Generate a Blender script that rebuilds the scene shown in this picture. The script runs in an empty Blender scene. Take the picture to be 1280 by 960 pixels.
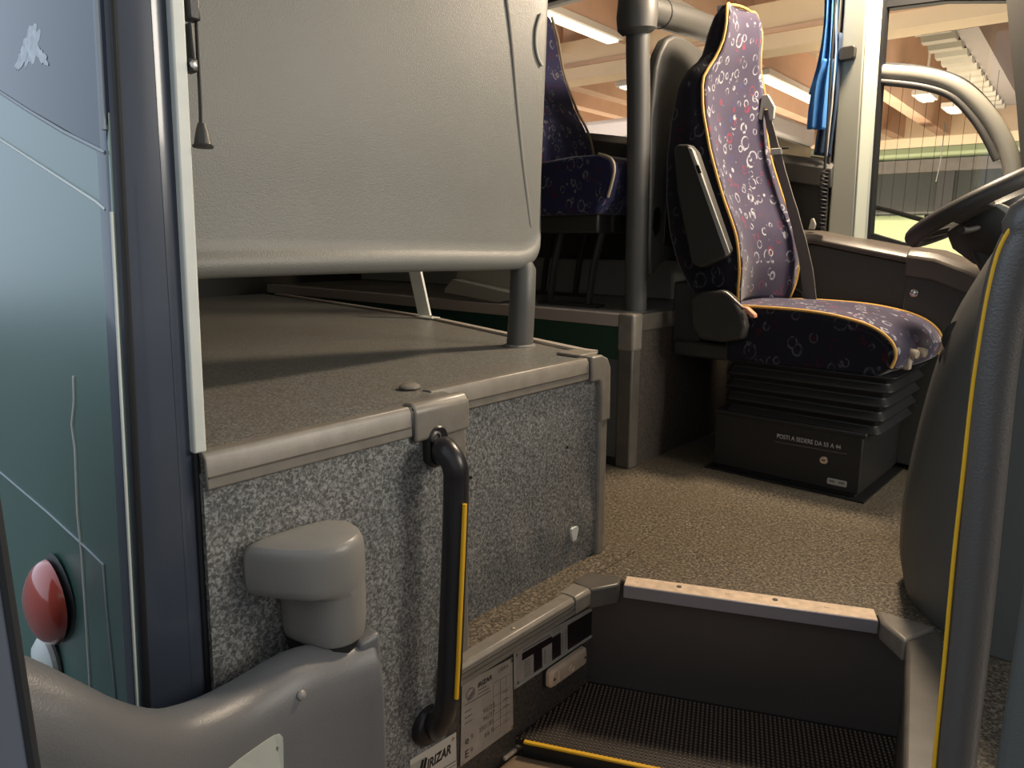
import bpy, math, random
from math import sin, cos, tan, atan, radians, pi, sqrt
from mathutils import Vector, Matrix
random.seed(7)
SC = bpy.context.scene
COL = SC.collection

# ------------------------------------------------------------------ survey of the photograph
# bus axes: +X forward, +Y towards the driver's side, +Z up, z = 0 on the driver's floor (metres)
F, HOR, YAW, EYE = 900.0, 295.0, radians(42), 0.85
PIT = atan((480 - HOR) / F)
_d = Vector((-sin(YAW) * cos(PIT), cos(YAW) * cos(PIT), -sin(PIT)))
_r = Vector((cos(YAW), sin(YAW), 0)); _u = _r.cross(_d)
CAM = Vector((0, 0, EYE))
def ray(x, y): return _d + _r * ((x - 640) / F) + _u * ((480 - y) / F)
def hit(x, y, axis, c):
    v = ray(x, y); i = 'xyz'.index(axis)
    return CAM + v * ((c - CAM[i]) / v[i])
def hx(x, y, c): return hit(x, y, 'x', c)
def hy(x, y, c): return hit(x, y, 'y', c)
def hz(x, y, c): return hit(x, y, 'z', c)

# ------------------------------------------------------------------ materials
def mat(name, color, rough=.5, metal=0., spec=.5, bump=0., bscale=300., coat=0., emit=0., build=None, mottle=0., mscale=6.):
    m = bpy.data.materials.new(name); m.use_nodes = True
    nt = m.node_tree; N = nt.nodes; L = nt.links
    b = N['Principled BSDF']
    b.inputs['Base Color'].default_value = (*color, 1)
    b.inputs['Roughness'].default_value = rough
    b.inputs['Metallic'].default_value = metal
    b.inputs['Specular IOR Level'].default_value = spec
    b.inputs['Coat Weight'].default_value = coat
    b.inputs['Coat Roughness'].default_value = .08
    if emit:
        b.inputs['Emission Color'].default_value = (*color, 1); b.inputs['Emission Strength'].default_value = emit
    tc = N.new('ShaderNodeTexCoord')
    if mottle:
        n = N.new('ShaderNodeTexNoise'); n.inputs['Scale'].default_value = mscale; n.inputs['Detail'].default_value = 6
        L.new(tc.outputs['Object'], n.inputs['Vector'])
        r = N.new('ShaderNodeValToRGB'); r.color_ramp.elements[0].position = .3; r.color_ramp.elements[1].position = .7
        r.color_ramp.elements[0].color = (*[c * (1 - mottle) for c in color], 1)
        r.color_ramp.elements[1].color = (*[min(1, c * (1 + mottle)) for c in color], 1)
        L.new(n.outputs['Fac'], r.inputs['Fac']); L.new(r.outputs['Color'], b.inputs['Base Color'])
    if bump:
        n = N.new('ShaderNodeTexNoise'); n.inputs['Scale'].default_value = bscale; n.inputs['Detail'].default_value = 2
        L.new(tc.outputs['Object'], n.inputs['Vector'])
        bp = N.new('ShaderNodeBump'); bp.inputs['Strength'].default_value = bump; bp.inputs['Distance'].default_value = .002
        L.new(n.outputs['Fac'], bp.inputs['Height']); L.new(bp.outputs['Normal'], b.inputs['Normal'])
    if build: build(nt, N, L, b, tc)
    return m

def speckle(name, dark, mid, light, scale, rough, tint=None, tint_amt=.0, spec=.4, p=(.40, .5, .60)):
    def bld(nt, N, L, b, tc):
        n = N.new('ShaderNodeTexNoise'); n.inputs['Scale'].default_value = scale; n.inputs['Detail'].default_value = 2.5
        n.inputs['Roughness'].default_value = .55; n.inputs['Distortion'].default_value = .8
        L.new(tc.outputs['Object'], n.inputs['Vector'])
        r = N.new('ShaderNodeValToRGB'); e = r.color_ramp.elements
        e[0].position = p[0]; e[0].color = (*dark, 1); e[1].position = p[2]; e[1].color = (*light, 1)
        k = e.new(p[1]); k.color = (*mid, 1)
        L.new(n.outputs['Fac'], r.inputs['Fac'])
        out = r.outputs['Color']
        if tint:
            w = N.new('ShaderNodeTexNoise'); w.inputs['Scale'].default_value = 4; w.inputs['Detail'].default_value = 5
            L.new(tc.outputs['Object'], w.inputs['Vector'])
            wr = N.new('ShaderNodeValToRGB'); wr.color_ramp.elements[0].position = .35; wr.color_ramp.elements[1].position = .7
            wr.color_ramp.elements[1].color = (tint_amt,) * 3 + (1,)
            L.new(w.outputs['Fac'], wr.inputs['Fac'])
            mx = N.new('ShaderNodeMix'); mx.data_type = 'RGBA'; mx.blend_type = 'MIX'
            L.new(wr.outputs['Color'], mx.inputs[0]); L.new(out, mx.inputs[6]); mx.inputs[7].default_value = (*tint, 1)
            out = mx.outputs[2]
        L.new(out, b.inputs['Base Color'])
        bp = N.new('ShaderNodeBump'); bp.inputs['Strength'].default_value = .25; bp.inputs['Distance'].default_value = .001
        L.new(n.outputs['Fac'], bp.inputs['Height']); L.new(bp.outputs['Normal'], b.inputs['Normal'])
    return mat(name, mid, rough, spec=spec, build=bld)

def ring_fabric(name, base, base2, scale=15., white=.75):
    def bld(nt, N, L, b, tc):
        mp = N.new('ShaderNodeMapping'); mp.inputs['Scale'].default_value = (1, 1, .8); mp.inputs['Rotation'].default_value = (.4, .3, .2)
        L.new(tc.outputs['Object'], mp.inputs['Vector'])
        def layer(sc, seed):
            m2 = N.new('ShaderNodeMapping'); m2.inputs['Location'].default_value = (seed, seed * .7, seed * .3)
            L.new(mp.outputs[0], m2.inputs['Vector'])
            v = N.new('ShaderNodeTexVoronoi'); v.inputs['Scale'].default_value = sc; v.inputs['Randomness'].default_value = .9
            L.new(m2.outputs[0], v.inputs['Vector'])
            sp = N.new('ShaderNodeSeparateColor'); L.new(v.outputs['Color'], sp.inputs[0])
            rr = N.new('ShaderNodeMath'); rr.operation = 'MULTIPLY_ADD'; rr.inputs[1].default_value = .17; rr.inputs[2].default_value = .20
            L.new(sp.outputs[0], rr.inputs[0])
            sb = N.new('ShaderNodeMath'); sb.operation = 'SUBTRACT'; L.new(v.outputs['Distance'], sb.inputs[0]); L.new(rr.outputs[0], sb.inputs[1])
            ab = N.new('ShaderNodeMath'); ab.operation = 'ABSOLUTE'; L.new(sb.outputs[0], ab.inputs[0])
            mr = N.new('ShaderNodeMapRange'); mr.inputs['From Min'].default_value = .022; mr.inputs['From Max'].default_value = .062
            mr.inputs['To Min'].default_value = 1; mr.inputs['To Max'].default_value = 0
            L.new(ab.outputs[0], mr.inputs[0])
            nz = N.new('ShaderNodeTexNoise'); nz.inputs['Scale'].default_value = 55; nz.inputs['Detail'].default_value = 3
            L.new(m2.outputs[0], nz.inputs['Vector'])
            nr = N.new('ShaderNodeMapRange'); nr.inputs['From Min'].default_value = .42; nr.inputs['From Max'].default_value = .56
            L.new(nz.outputs['Fac'], nr.inputs[0])
            mu = N.new('ShaderNodeMath'); mu.operation = 'MULTIPLY'; L.new(mr.outputs[0], mu.inputs[0]); L.new(nr.outputs[0], mu.inputs[1])
            cr = N.new('ShaderNodeValToRGB'); cr.color_ramp.interpolation = 'CONSTANT'; e = cr.color_ramp.elements
            e[0].position = 0; e[0].color = (.62 * white, .62 * white, .70 * white, 1)
            e[1].position = .52; e[1].color = (.40 * white, .06 * white, .11 * white, 1)
            k = e.new(.74); k.color = (.09 * white, .10 * white, .26 * white, 1)
            k = e.new(.84); k.color = (.75 * white, .75 * white, .8 * white, 1)
            L.new(sp.outputs[1], cr.inputs['Fac'])
            return mu.outputs[0], cr.outputs['Color']
        nz = N.new('ShaderNodeTexNoise'); nz.inputs['Scale'].default_value = 9; nz.inputs['Detail'].default_value = 3
        L.new(tc.outputs['Object'], nz.inputs['Vector'])
        mx = N.new('ShaderNodeMix'); mx.data_type = 'RGBA'; mx.inputs[6].default_value = (*base, 1); mx.inputs[7].default_value = (*base2, 1)
        L.new(nz.outputs['Fac'], mx.inputs[0])
        out = mx.outputs[2]
        for sc, sd in ((scale, 0.), (scale * 1.45, 3.3)):
            f, c = layer(sc, sd)
            m2 = N.new('ShaderNodeMix'); m2.data_type = 'RGBA'
            L.new(f, m2.inputs[0]); L.new(out, m2.inputs[6]); L.new(c, m2.inputs[7]); out = m2.outputs[2]
        L.new(out, b.inputs['Base Color'])
        b.inputs['Sheen Weight'].default_value = .25; b.inputs['Sheen Roughness'].default_value = .4
    return mat(name, base, .85, spec=.2, build=bld)

def glass(name, tint, fac_tr=.92, rough=.02):
    m = bpy.data.materials.new(name); m.use_nodes = True
    nt = m.node_tree; N = nt.nodes; L = nt.links
    for n in list(N): N.remove(n)
    o = N.new('ShaderNodeOutputMaterial'); t = N.new('ShaderNodeBsdfTransparent'); g = N.new('ShaderNodeBsdfGlossy')
    t.inputs[0].default_value = (*tint, 1); g.inputs['Roughness'].default_value = rough
    fr = N.new('ShaderNodeFresnel'); fr.inputs[0].default_value = 1.45
    mx = N.new('ShaderNodeMixShader'); L.new(fr.outputs[0], mx.inputs[0]); L.new(t.outputs[0], mx.inputs[1]); L.new(g.outputs[0], mx.inputs[2])
    L.new(mx.outputs[0], o.inputs[0])
    return m

M = {}
M['laminate'] = speckle('speckled grey laminate', (.095, .096, .092), (.19, .19, .182), (.37, .37, .35), 170, .55, p=(.38, .5, .64))
M['floor'] = speckle('speckled vinyl floor', (.045, .037, .028), (.12, .10, .074), (.30, .25, .18), 150, .36, tint=(.13, .10, .06), tint_amt=.35, spec=.5, p=(.36, .5, .64))
M['podtop'] = speckle('speckled podium vinyl', (.085, .086, .080), (.175, .176, .164), (.33, .33, .31), 230, .33, tint=(.22, .18, .14), tint_amt=.35, spec=.5, p=(.36, .5, .64))
M['trim'] = mat('taupe plastic trim', (.235, .21, .175), .38, mottle=.12, mscale=25, bump=.1, bscale=120)
M['trimdark'] = mat('dark taupe trim', (.11, .098, .082), .4, mottle=.15, mscale=20)
M['alu'] = mat('aluminium with warm sheen', (.80, .62, .45), .38, metal=.1, mottle=.15, mscale=40)  # warm lamp sheen put into a bright diffuse colour
M['whitealu'] = mat('white painted profile', (.70, .73, .68), .4, mottle=.05, mscale=20)
M['part'] = mat('grained grey moulding', (.152, .154, .141), .45, bump=.35, bscale=330, mottle=.08, mscale=3)
M['tube'] = mat('grained charcoal tube', (.10, .098, .092), .45, bump=.25, bscale=400)
M['blacktube'] = mat('black coated tube', (.018, .017, .019), .32, bump=.1, bscale=500)
M['railtube'] = mat('brown black coated rail', (.10, .09, .082), .3, bump=.3, bscale=350)
M['yellow'] = mat('yellow marking', (.85, .47, .02), .45)
M['black'] = mat('black paint', (.012, .012, .012), .45)
M['blackgloss'] = mat('black lacquer with glare tint', (.058, .070, .096), .25, coat=.4, mottle=.1)  # base raised to blue grey, bluish veiling glare put into the colour
M['leaf'] = mat('grey blue door edge', (.12, .135, .17), .4)
M['rubber'] = mat('black rubber', (.015, .016, .018), .55)
M['green'] = mat('green coach paint', (.046, .125, .098), .38, coat=.55, mottle=.06, mscale=2)
M['green'].node_tree.nodes['Principled BSDF'].inputs['Coat Roughness'].default_value = .3
M['tint'] = mat('dark tinted glass', (.018, .026, .05), .10, spec=.22)
M['chip'] = mat('chipped paint edge', (.75, .77, .72), .6)
M['residue'] = mat('glue residue', (.42, .45, .47), .7)
M['sticker'] = mat('torn sticker paper', (.66, .70, .74), .7, mottle=.2, mscale=60)
M['red'] = mat('red lens', (.62, .09, .06), .12, coat=.8, spec=.6)
M['amber'] = mat('amber lens', (.75, .22, .03), .15, coat=.6)
M['armskin'] = mat('grained grey door arm', (.15, .152, .156), .36, bump=.22, bscale=420)
M['cap'] = mat('moulded grey cap', (.25, .24, .22), .36, bump=.12, bscale=220, mottle=.06, mscale=10)
M['label'] = mat('pale label', (.50, .53, .47), .5)
M['plate'] = mat('metal maker plate', (.50, .455, .40), .42, metal=.3, mottle=.12, mscale=30)
M['platewhite'] = mat('white maker plate', (.62, .57, .50), .5, mottle=.05)
M['ink'] = mat('black print', (.02, .018, .018), .5)
M['inkgrey'] = mat('faded print', (.17, .145, .12), .6)
M['white'] = mat('white lettering', (.66, .63, .6), .5)
M['chrome'] = mat('chrome', (.7, .68, .64), .2, metal=1.)
M['brass'] = mat('dull brass bolt', (.55, .48, .34), .35, metal=.8)
M['lens'] = mat('yellowed clear lens', (.62, .46, .33), .25, coat=.5, mottle=.12, mscale=25)
M['matrub'] = mat('black step mat', (.018, .014, .012), .6)
M['stud'] = mat('warm lit mat stud', (.17, .115, .075), .45)  # warm light on the studs put into a brighter brown
M['riser'] = mat('dark step panel', (.060, .051, .046), .38, mottle=.1, mscale=3)
M['sidewall'] = speckle('step side wall', (.045, .038, .033), (.075, .062, .052), (.11, .09, .075), 180, .5)
M['beige'] = mat('worn beige step', (.24, .165, .105), .45, mottle=.2, mscale=8)
M['dash'] = mat('dark dashboard plastic', (.088, .090, .083), .5, bump=.2, bscale=350)
M['dashlow'] = mat('darker plastic', (.022, .022, .021), .5, bump=.2, bscale=350)
M['ledge'] = mat('brown grey ledge', (.105, .090, .076), .36, bump=.1, bscale=200)
M['wallin'] = mat('dark side lining', (.065, .062, .055), .55, bump=.15)
M['pillar'] = mat('grey pillar cover', (.40, .41, .35), .5)
M['pillarlight'] = mat('pale pillar edge', (.56, .59, .49), .45)
M['frame'] = mat('pale metal window frame', (.42, .41, .35), .35, metal=.1)
M['curtain'] = mat('blue curtain cloth', (.045, .20, .52), .75, mottle=.15, mscale=14)
M['curtaindark'] = mat('navy curtain cloth', (.015, .035, .075), .8)
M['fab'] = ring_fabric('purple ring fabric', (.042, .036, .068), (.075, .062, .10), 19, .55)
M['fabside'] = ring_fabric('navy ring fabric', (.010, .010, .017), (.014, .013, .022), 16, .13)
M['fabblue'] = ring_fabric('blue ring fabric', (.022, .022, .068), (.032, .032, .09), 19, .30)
M['pipe'] = mat('gold piping', (.62, .36, .09), .6)
M['pipepale'] = mat('pale piping', (.35, .29, .2), .6)
M['belt'] = mat('grey belt webbing', (.16, .15, .13), .7, bump=.2, bscale=600)
M['beltgrey'] = mat('pale grey plastic', (.42, .41, .37), .45)
M['shell'] = mat('charcoal seat shell', (.040, .038, .035), .45, bump=.15, bscale=300)
M['bellows'] = mat('black rubber bellows', (.014, .014, .015), .42)
M['knob'] = mat('beige knob', (.52, .44, .33), .5)
M['buckle'] = mat('orange pink buckle', (.75, .33, .2), .5)
M['winglass'] = glass('window glass', (.93, .94, .92))
M['greenband'] = mat('dark green aisle stripe', (.012, .055, .032), .4)
M['aisle'] = mat('grey aisle riser', (.10, .105, .105), .5, mottle=.08)
M['concrete'] = mat('warm concrete', (.70, .49, .36), .8, mottle=.1, mscale=1.2)
M['cream'] = mat('lit-tone concrete girder', (.88, .74, .54), .8, mottle=.08, mscale=1.)  # paler than the beams: the stronger light on the girder is in the colour
M['soffit'] = mat('brown soffit', (.50, .39, .29), .85, mottle=.1, mscale=.8)
M['greysteel'] = mat('grey galvanised duct', (.42, .40, .36), .5, metal=.2)
M['lampmetal'] = mat('white lamp housing', (.8, .78, .72), .5)
M['lamp'] = mat('lamp tube', (1., .93, .78), .5, emit=1.6)
M['busgreen'] = mat('light green bus paint', (.40, .46, .25), .3)
M['buswhite'] = mat('pale bus paint', (.62, .58, .60), .3)
M['busglass'] = mat('bus glass', (.045, .048, .045), .12)
M['paving'] = mat('dark paving', (.10, .10, .095), .75, mottle=.15, mscale=2)
M['asphalt'] = mat('depot floor', (.35, .33, .29), .7, mottle=.1, mscale=1)
M['lining'] = mat('grey headlining', (.33, .33, .31), .7)

# ------------------------------------------------------------------ geometry helpers (lists of verts and faces)
def join(*gs):
    V, Fc = [], []
    for v, f in gs:
        o = len(V); V += [Vector(p) for p in v]; Fc += [[i + o for i in q] for q in f]
    return V, Fc
def box(x0, x1, y0, y1, z0, z1):
    v = [(x, y, z) for x in (x0, x1) for y in (y0, y1) for z in (z0, z1)]
    return v, [[0, 1, 3, 2], [4, 6, 7, 5], [0, 4, 5, 1], [2, 3, 7, 6], [0, 2, 6, 4], [1, 5, 7, 3]]
def prism(poly, axis, a, b):
    def pt(p, c):
        return {'x': (c, p[0], p[1]), 'y': (p[0], c, p[1]), 'z': (p[0], p[1], c)}[axis]
    n = len(poly)
    v = [pt(p, a) for p in poly] + [pt(p, b) for p in poly]
    f = [list(range(n))[::-1], list(range(n, 2 * n))] + [[i, (i + 1) % n, n + (i + 1) % n, n + i] for i in range(n)]
    return v, f
def hexa(bot, top):
    n = len(bot)
    v = [Vector(p) for p in bot] + [Vector(p) for p in top]
    return v, [list(range(n))[::-1], list(range(n, 2 * n))] + [[i, (i + 1) % n, n + (i + 1) % n, n + i] for i in range(n)]
def loft(rings, cap=True, closed=False):
    n = len(rings[0]); V = []; Fc = []
    for r in rings: V += [Vector(p) for p in r]
    k = len(rings)
    for j in range(k if closed else k - 1):
        a = j * n; b = ((j + 1) % k) * n
        for i in range(n): Fc.append([a + i, a + (i + 1) % n, b + (i + 1) % n, b + i])
    if cap and not closed: Fc += [list(range(n))[::-1], list(range((k - 1) * n, k * n))]
    return V, Fc
def smooth_path(pts, sub=6, closed=False):
    P = [Vector(p) for p in pts]; n = len(P); out = []
    rng = range(n if closed else n - 1)
    for i in rng:
        g = (lambda k: P[k % n]) if closed else (lambda k: P[max(0, min(n - 1, k))])
        a, b, c, d = g(i - 1), g(i), g(i + 1), g(i + 2)
        for s in range(sub):
            t = s / sub
            out.append(.5 * ((2 * b) + (c - a) * t + (2 * a - 5 * b + 4 * c - d) * t * t + (3 * b - a - 3 * c + d) * t ** 3))
    if not closed: out.append(P[-1])
    return out
def tube(path, r, n=14, closed=False, flat=1., up=None):
    P = [Vector(p) for p in path]; k = len(P); rings = []
    prev = None
    for i in range(k):
        if closed: t = P[(i + 1) % k] - P[i - 1]
        else: t = P[min(i + 1, k - 1)] - P[max(i - 1, 0)]
        t.normalize()
        if prev is None:
            ref = Vector(up) if up else (Vector((0, 0, 1)) if abs(t.z) < .9 else Vector((1, 0, 0)))
            a = t.cross(ref).normalized()
        else:
            a = (prev - t * prev.dot(t)).normalized()
        prev = a; b = t.cross(a)
        rr = r[i] if isinstance(r, (list, tuple)) else r
        rings.append([P[i] + a * (rr * cos(2 * pi * j / n)) + b * (rr * flat * sin(2 * pi * j / n)) for j in range(n)])
    return loft(rings, closed=closed)
def rod(a, b, r, n=14): return tube([a, b], r, n)
def lathe(profile, c, axis=(0, 0, 1), n=24):
    ax = Vector(axis).normalized(); ref = Vector((0, 0, 1)) if abs(ax.z) < .9 else Vector((1, 0, 0))
    a = ax.cross(ref).normalized(); b = ax.cross(a); c = Vector(c)
    return loft([[c + ax * h + a * (max(r, 1e-4) * cos(2 * pi * j / n)) + b * (max(r, 1e-4) * sin(2 * pi * j / n)) for j in range(n)] for r, h in profile])
def torus(c, axis, R, r, n=48, m=12, flat=1.):
    ax = Vector(axis).normalized(); ref = Vector((0, 1, 0)); a = (ref - ax * ref.dot(ax)).normalized(); b = ax.cross(a); c = Vector(c)
    return loft([[c + (a * cos(t) + b * sin(t)) * (R + r * cos(s)) + ax * (r * flat * sin(s)) for s in [2 * pi * j / m for j in range(m)]]
                 for t in [2 * pi * i / n for i in range(n)]], closed=True)
def rrect(w, h, r, n=5):
    out = []
    for cx, cy, a0 in ((w - r, h - r, 0), (-w + r, h - r, 90), (-w + r, -h + r, 180), (w - r, -h + r, 270)):
        for i in range(n + 1):
            t = radians(a0 + 90 * i / n); out.append((cx + r * cos(t), cy + r * sin(t)))
    return out
def ribbon(path, width_vecs, thick):
    """a strap: path points, half width vectors, thickness along the normal"""
    rings = []
    P = [Vector(p) for p in path]
    for i, p in enumerate(P):
        t = (P[min(i + 1, len(P) - 1)] - P[max(i - 1, 0)]).normalized()
        w = Vector(width_vecs[i] if isinstance(width_vecs, list) else width_vecs); nrm = t.cross(w).normalized() * thick / 2
        rings.append([p + w + nrm, p - w + nrm, p - w - nrm, p + w - nrm])
    return loft(rings)

# ------------------------------------------------------------------ object helpers
def obj(name, g, m, parent=None, bevel=0., seg=2, sub=0, angle=40, smooth=True):
    v, f = g
    off = parent['_o'] if parent else None
    o3 = Vector(off) if off is not None else Vector((0, 0, 0))
    me = bpy.data.meshes.new(name)
    me.from_pydata([Vector(p) - o3 for p in v], [], f)
    import bmesh
    bm = bmesh.new(); bm.from_mesh(me); bmesh.ops.recalc_face_normals(bm, faces=bm.faces); bm.to_mesh(me); bm.free()
    if smooth:
        for p in me.polygons: p.use_smooth = True
        if not sub: me.set_sharp_from_angle(angle=radians(angle))
    me.materials.append(M[m] if isinstance(m, str) else m)
    o = bpy.data.objects.new(name, me); COL.objects.link(o); P_[name] = o
    if bevel:
        b = o.modifiers.new('bevel', 'BEVEL'); b.width = bevel; b.segments = seg; b.limit_method = 'ANGLE'; b.angle_limit = radians(35)
        if smooth: b.harden_normals = False
    if sub:
        s = o.modifiers.new('subdivision', 'SUBSURF'); s.levels = sub; s.render_levels = sub
    if parent:
        o.parent = parent; o['_o'] = parent['_o']
    return o
def thing(name, label, cat, loc, group=None, kind=None):
    o = bpy.data.objects.new(name, None); COL.objects.link(o)
    o.location = loc; o['_o'] = tuple(loc); o['label'] = label; o['category'] = cat
    o.empty_display_size = .05
    if group: o['group'] = group
    if kind: o['kind'] = kind
    return o
P_ = {}
def tag(o, label, cat, group=None, kind=None):
    o['label'] = label; o['category'] = cat
    if group: o['group'] = group
    if kind: o['kind'] = kind
    return o
def struct(name, g, m, label, cat, **k):
    return tag(obj(name, g, m, **k), label, cat, kind='structure')
def lettering(name, body, loc, xdir, ydir, size, m, parent, bold=0., shear=0., align='LEFT', width=1.):
    cu = bpy.data.curves.new(name, 'FONT'); cu.body = body; cu.size = size; cu.extrude = .0004; cu.offset = bold; cu.shear = shear
    cu.align_x = align; cu.align_y = 'CENTER'; cu.space_character = 1.02
    tmp = bpy.data.objects.new(name + '_tmp', cu); COL.objects.link(tmp)
    dg = bpy.context.evaluated_depsgraph_get()
    me = bpy.data.meshes.new_from_object(tmp.evaluated_get(dg))
    COL.objects.unlink(tmp); bpy.data.objects.remove(tmp)
    x = Vector(xdir).normalized(); y = Vector(ydir).normalized(); z = x.cross(y)
    mt = Matrix(((x.x * width, y.x, z.x, loc[0]), (x.y * width, y.y, z.y, loc[1]), (x.z * width, y.z, z.z, loc[2]), (0, 0, 0, 1)))
    if parent: mt = Matrix.Translation(-Vector(parent['_o'])) @ mt
    me.transform(mt); me.materials.clear(); me.materials.append(M[m])
    o = bpy.data.objects.new(name, me); COL.objects.link(o)
    if parent: o.parent = parent; o['_o'] = parent['_o']
    return o

# ================================================================== THE SETTING: floor, step, podiums, walls
XL, XR = -.985, -1.06          # front faces of the passenger podium: door side, aisle side
YR, YL = .46, 3.0              # inner faces of the bus side walls
PH, PHL = .545, .57            # podium heights
na, nb = hz(780, 733, 0), hz(1097, 777, 0)          # front top edge of the step nosing
rd = (nb - na).normalized(); rn = Vector((rd.y, -rd.x, 0))   # along the step edge, towards the door
RA = na - rd * .12; RB = nb + rd * .075            # riser ends
FLX = -.945                                         # nose of the side shelf

# driver's and aisle floor: one slab with the stairwell cut out of it
flo = [(-4.2, 1.45), (-1.2, 1.45), (-1.2, .4), (XL - .006, .4), (XL - .006, 1.33), (RA.x - rn.x * .03, RA.y - rn.y * .03), (RB.x - rn.x * .03, RB.y - rn.y * .03), (-.29, 1.60), (-.19, 1.16), (-.03, .38), (1.15, .38), (1.15, 3.0), (-4.2, 3.0)]
struct('floor', prism(flo, 'z', -.06, 0), 'floor', 'brown speckled vinyl floor between the driver seat and the step', 'floor')

# riser, tread mat, lower tread, side wall of the step
r0, r1 = RA - rn * .026, RB - rn * .026
_v = ray(940, 888); TZ = (CAM + _v * ((r0 - CAM).dot(rn) / _v.dot(rn))).z
struct('step_riser', hexa([r0 + Vector((0, 0, TZ - .05)), r1 + Vector((0, 0, TZ - .05)), r1 - rn * .03 + Vector((0, 0, TZ - .05)), r0 - rn * .03 + Vector((0, 0, TZ - .05))],
                          [r0 + Vector((0, 0, -.005)), r1 + Vector((0, 0, -.005)), r1 - rn * .03 + Vector((0, 0, -.005)), r0 - rn * .03 + Vector((0, 0, -.005))]),
       'riser', 'dark brown vertical riser of the top entrance step', 'step')
struct('wall_step', box(XL - .03, XL, .40, 1.42, -.75, -.002), 'sidewall', 'brown side wall of the stairwell carrying the metal plates', 'wall')
# shelf along the side wall with its trim nose
sh = thing('trim_1', 'taupe edged shelf running along the stairwell below the speckled panel', 'edge trim', (XL, .9, 0), kind='structure')
prof = [(XL - .01, .0), (XL + .012, .003), (FLX - .008, .003), (FLX, -.004), (FLX + .001, -.038), (FLX - .006, -.045), (FLX - .02, -.045), (FLX - .02, -.012), (XL - .01, -.012)]
yend = 1.335
obj('edge_profile', loft([[(p[0], .885, p[1]) for p in prof], [(p[0], 1.275, p[1]) for p in prof]]), 'trim', sh, bevel=.002)
obj('rib', join(*[box(FLX - .0005, FLX + .002, .89, 1.275, z, z + .003) for z in (-.014, -.026)]), 'trimdark', sh)
obj('corner_joint', join(loft([[(p[0] + (.004 if p[0] > XL else 0), y, p[1] + .002) for p in prof] for y in (1.275, yend)]),), 'trim', sh, bevel=.003)
obj('end_cap', loft([[(p[0] + (.003 if p[0] > XL else 0), y, p[1] + .002) for p in prof] for y in (.872, .897)]), 'trim', sh, bevel=.003)
obj('shelf_cover', box(XR, XL + .002, .955, 1.6, -.012, .002), 'floor', sh)
obj('screw', lathe([(.004, 0), (.004, .002), (.001, .003)], (FLX - .02, 1.075, .003)), 'brass', sh)
# dark corner pieces to both sides of the nosing and the stair post
c0 = Vector((FLX, 1.335, 0)); 
e0 = na - rd * .012
obj('corner_piece', hexa([c0 + Vector((-.06, 0, -.05)), c0 + Vector((.003, -.002, -.05)), e0 + Vector((0, 0, -.05)), e0 - rn * .05 + Vector((0, 0, -.05)), c0 + Vector((-.06, .07, -.05))],
                         [c0 + Vector((-.06, 0, .004)), c0 + Vector((.003, -.002, .004)), e0 + Vector((0, 0, .004)), e0 - rn * .05 + Vector((0, 0, .004)), c0 + Vector((-.06, .07, .004))]), 'trimdark', sh, bevel=.006, seg=3)

no = thing('step_nosing', 'worn bare aluminium nosing strip along the top step edge', 'step edge', tuple(na), kind=None)
w = .048
def nstrip(o0, o1, z0, z1, a=na, b=nb):
    return hexa([a + rn * o0 + Vector((0, 0, z0)), b + rn * o0 + Vector((0, 0, z0)), b + rn * o1 + Vector((0, 0, z0)), a + rn * o1 + Vector((0, 0, z0))],
                [a + rn * o0 + Vector((0, 0, z1)), b + rn * o0 + Vector((0, 0, z1)), b + rn * o1 + Vector((0, 0, z1)), a + rn * o1 + Vector((0, 0, z1))])
obj('top_strip', nstrip(-w, .004, .0005, .006), 'alu', no, bevel=.002)
obj('front_lip', nstrip(.004, .009, -.026, .006), mat('nosing lip', (.30, .28, .30), .4, metal=.5), no, bevel=.0015)
for k in (.05, .23, .43, .62, .82):
    p = na.lerp(nb, k) - rn * .026 + Vector((0, 0, .0055))
    obj('screw', lathe([(.0065, 0), (.006, .0015), (.001, .0016)], p), 'trimdark' if k in (.23, .62) else 'alu', no)

# right post of the stairwell
tr = thing('trim_2', 'dark grey taupe trim framing the right side of the stairwell', 'edge trim', (RB.x, RB.y, 0), kind='structure')
pa, pb = Vector((-.308, 1.60, 0)), Vector((-.205, 1.16, 0)); pc, pd = Vector((-.262, 1.70, 0)), Vector((-.165, 1.22, 0))
pdir = (pb - pa).normalized()
pa2 = pa + pdir * 1.2; pc2 = pc + pdir * 1.2
def slab(pts, z0, z1): return hexa([Vector((p[0], p[1], z0)) for p in pts], [Vector((p[0], p[1], z1)) for p in pts])
obj('edge_profile', slab([pa, pa2, pc2, pc], -.05, .006), 'trimdark', tr, bevel=.008, seg=3)
obj('side_panel', slab([pa + Vector((.004, 0, 0)), pa2 + Vector((.004, 0, 0)), pa2 + Vector((.03, 0, 0)), pa + Vector((.03, 0, 0))], -.7, -.04), 'riser', tr)
ce = nb + rd * .006
obj('corner_piece', hexa([ce - rn * .05 + Vector((0, 0, -.045)), ce + rn * .004 + Vector((0, 0, -.045)), pa + Vector((0, -.01, -.045)), pc + Vector((-.01, .0, -.045))],
                         [ce - rn * .05 + Vector((0, 0, .005)), ce + rn * .004 + Vector((0, 0, .005)), pa + Vector((0, -.01, .008)), pc + Vector((-.01, .0, .008))]), 'trim', tr, bevel=.008, seg=3)

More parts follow.
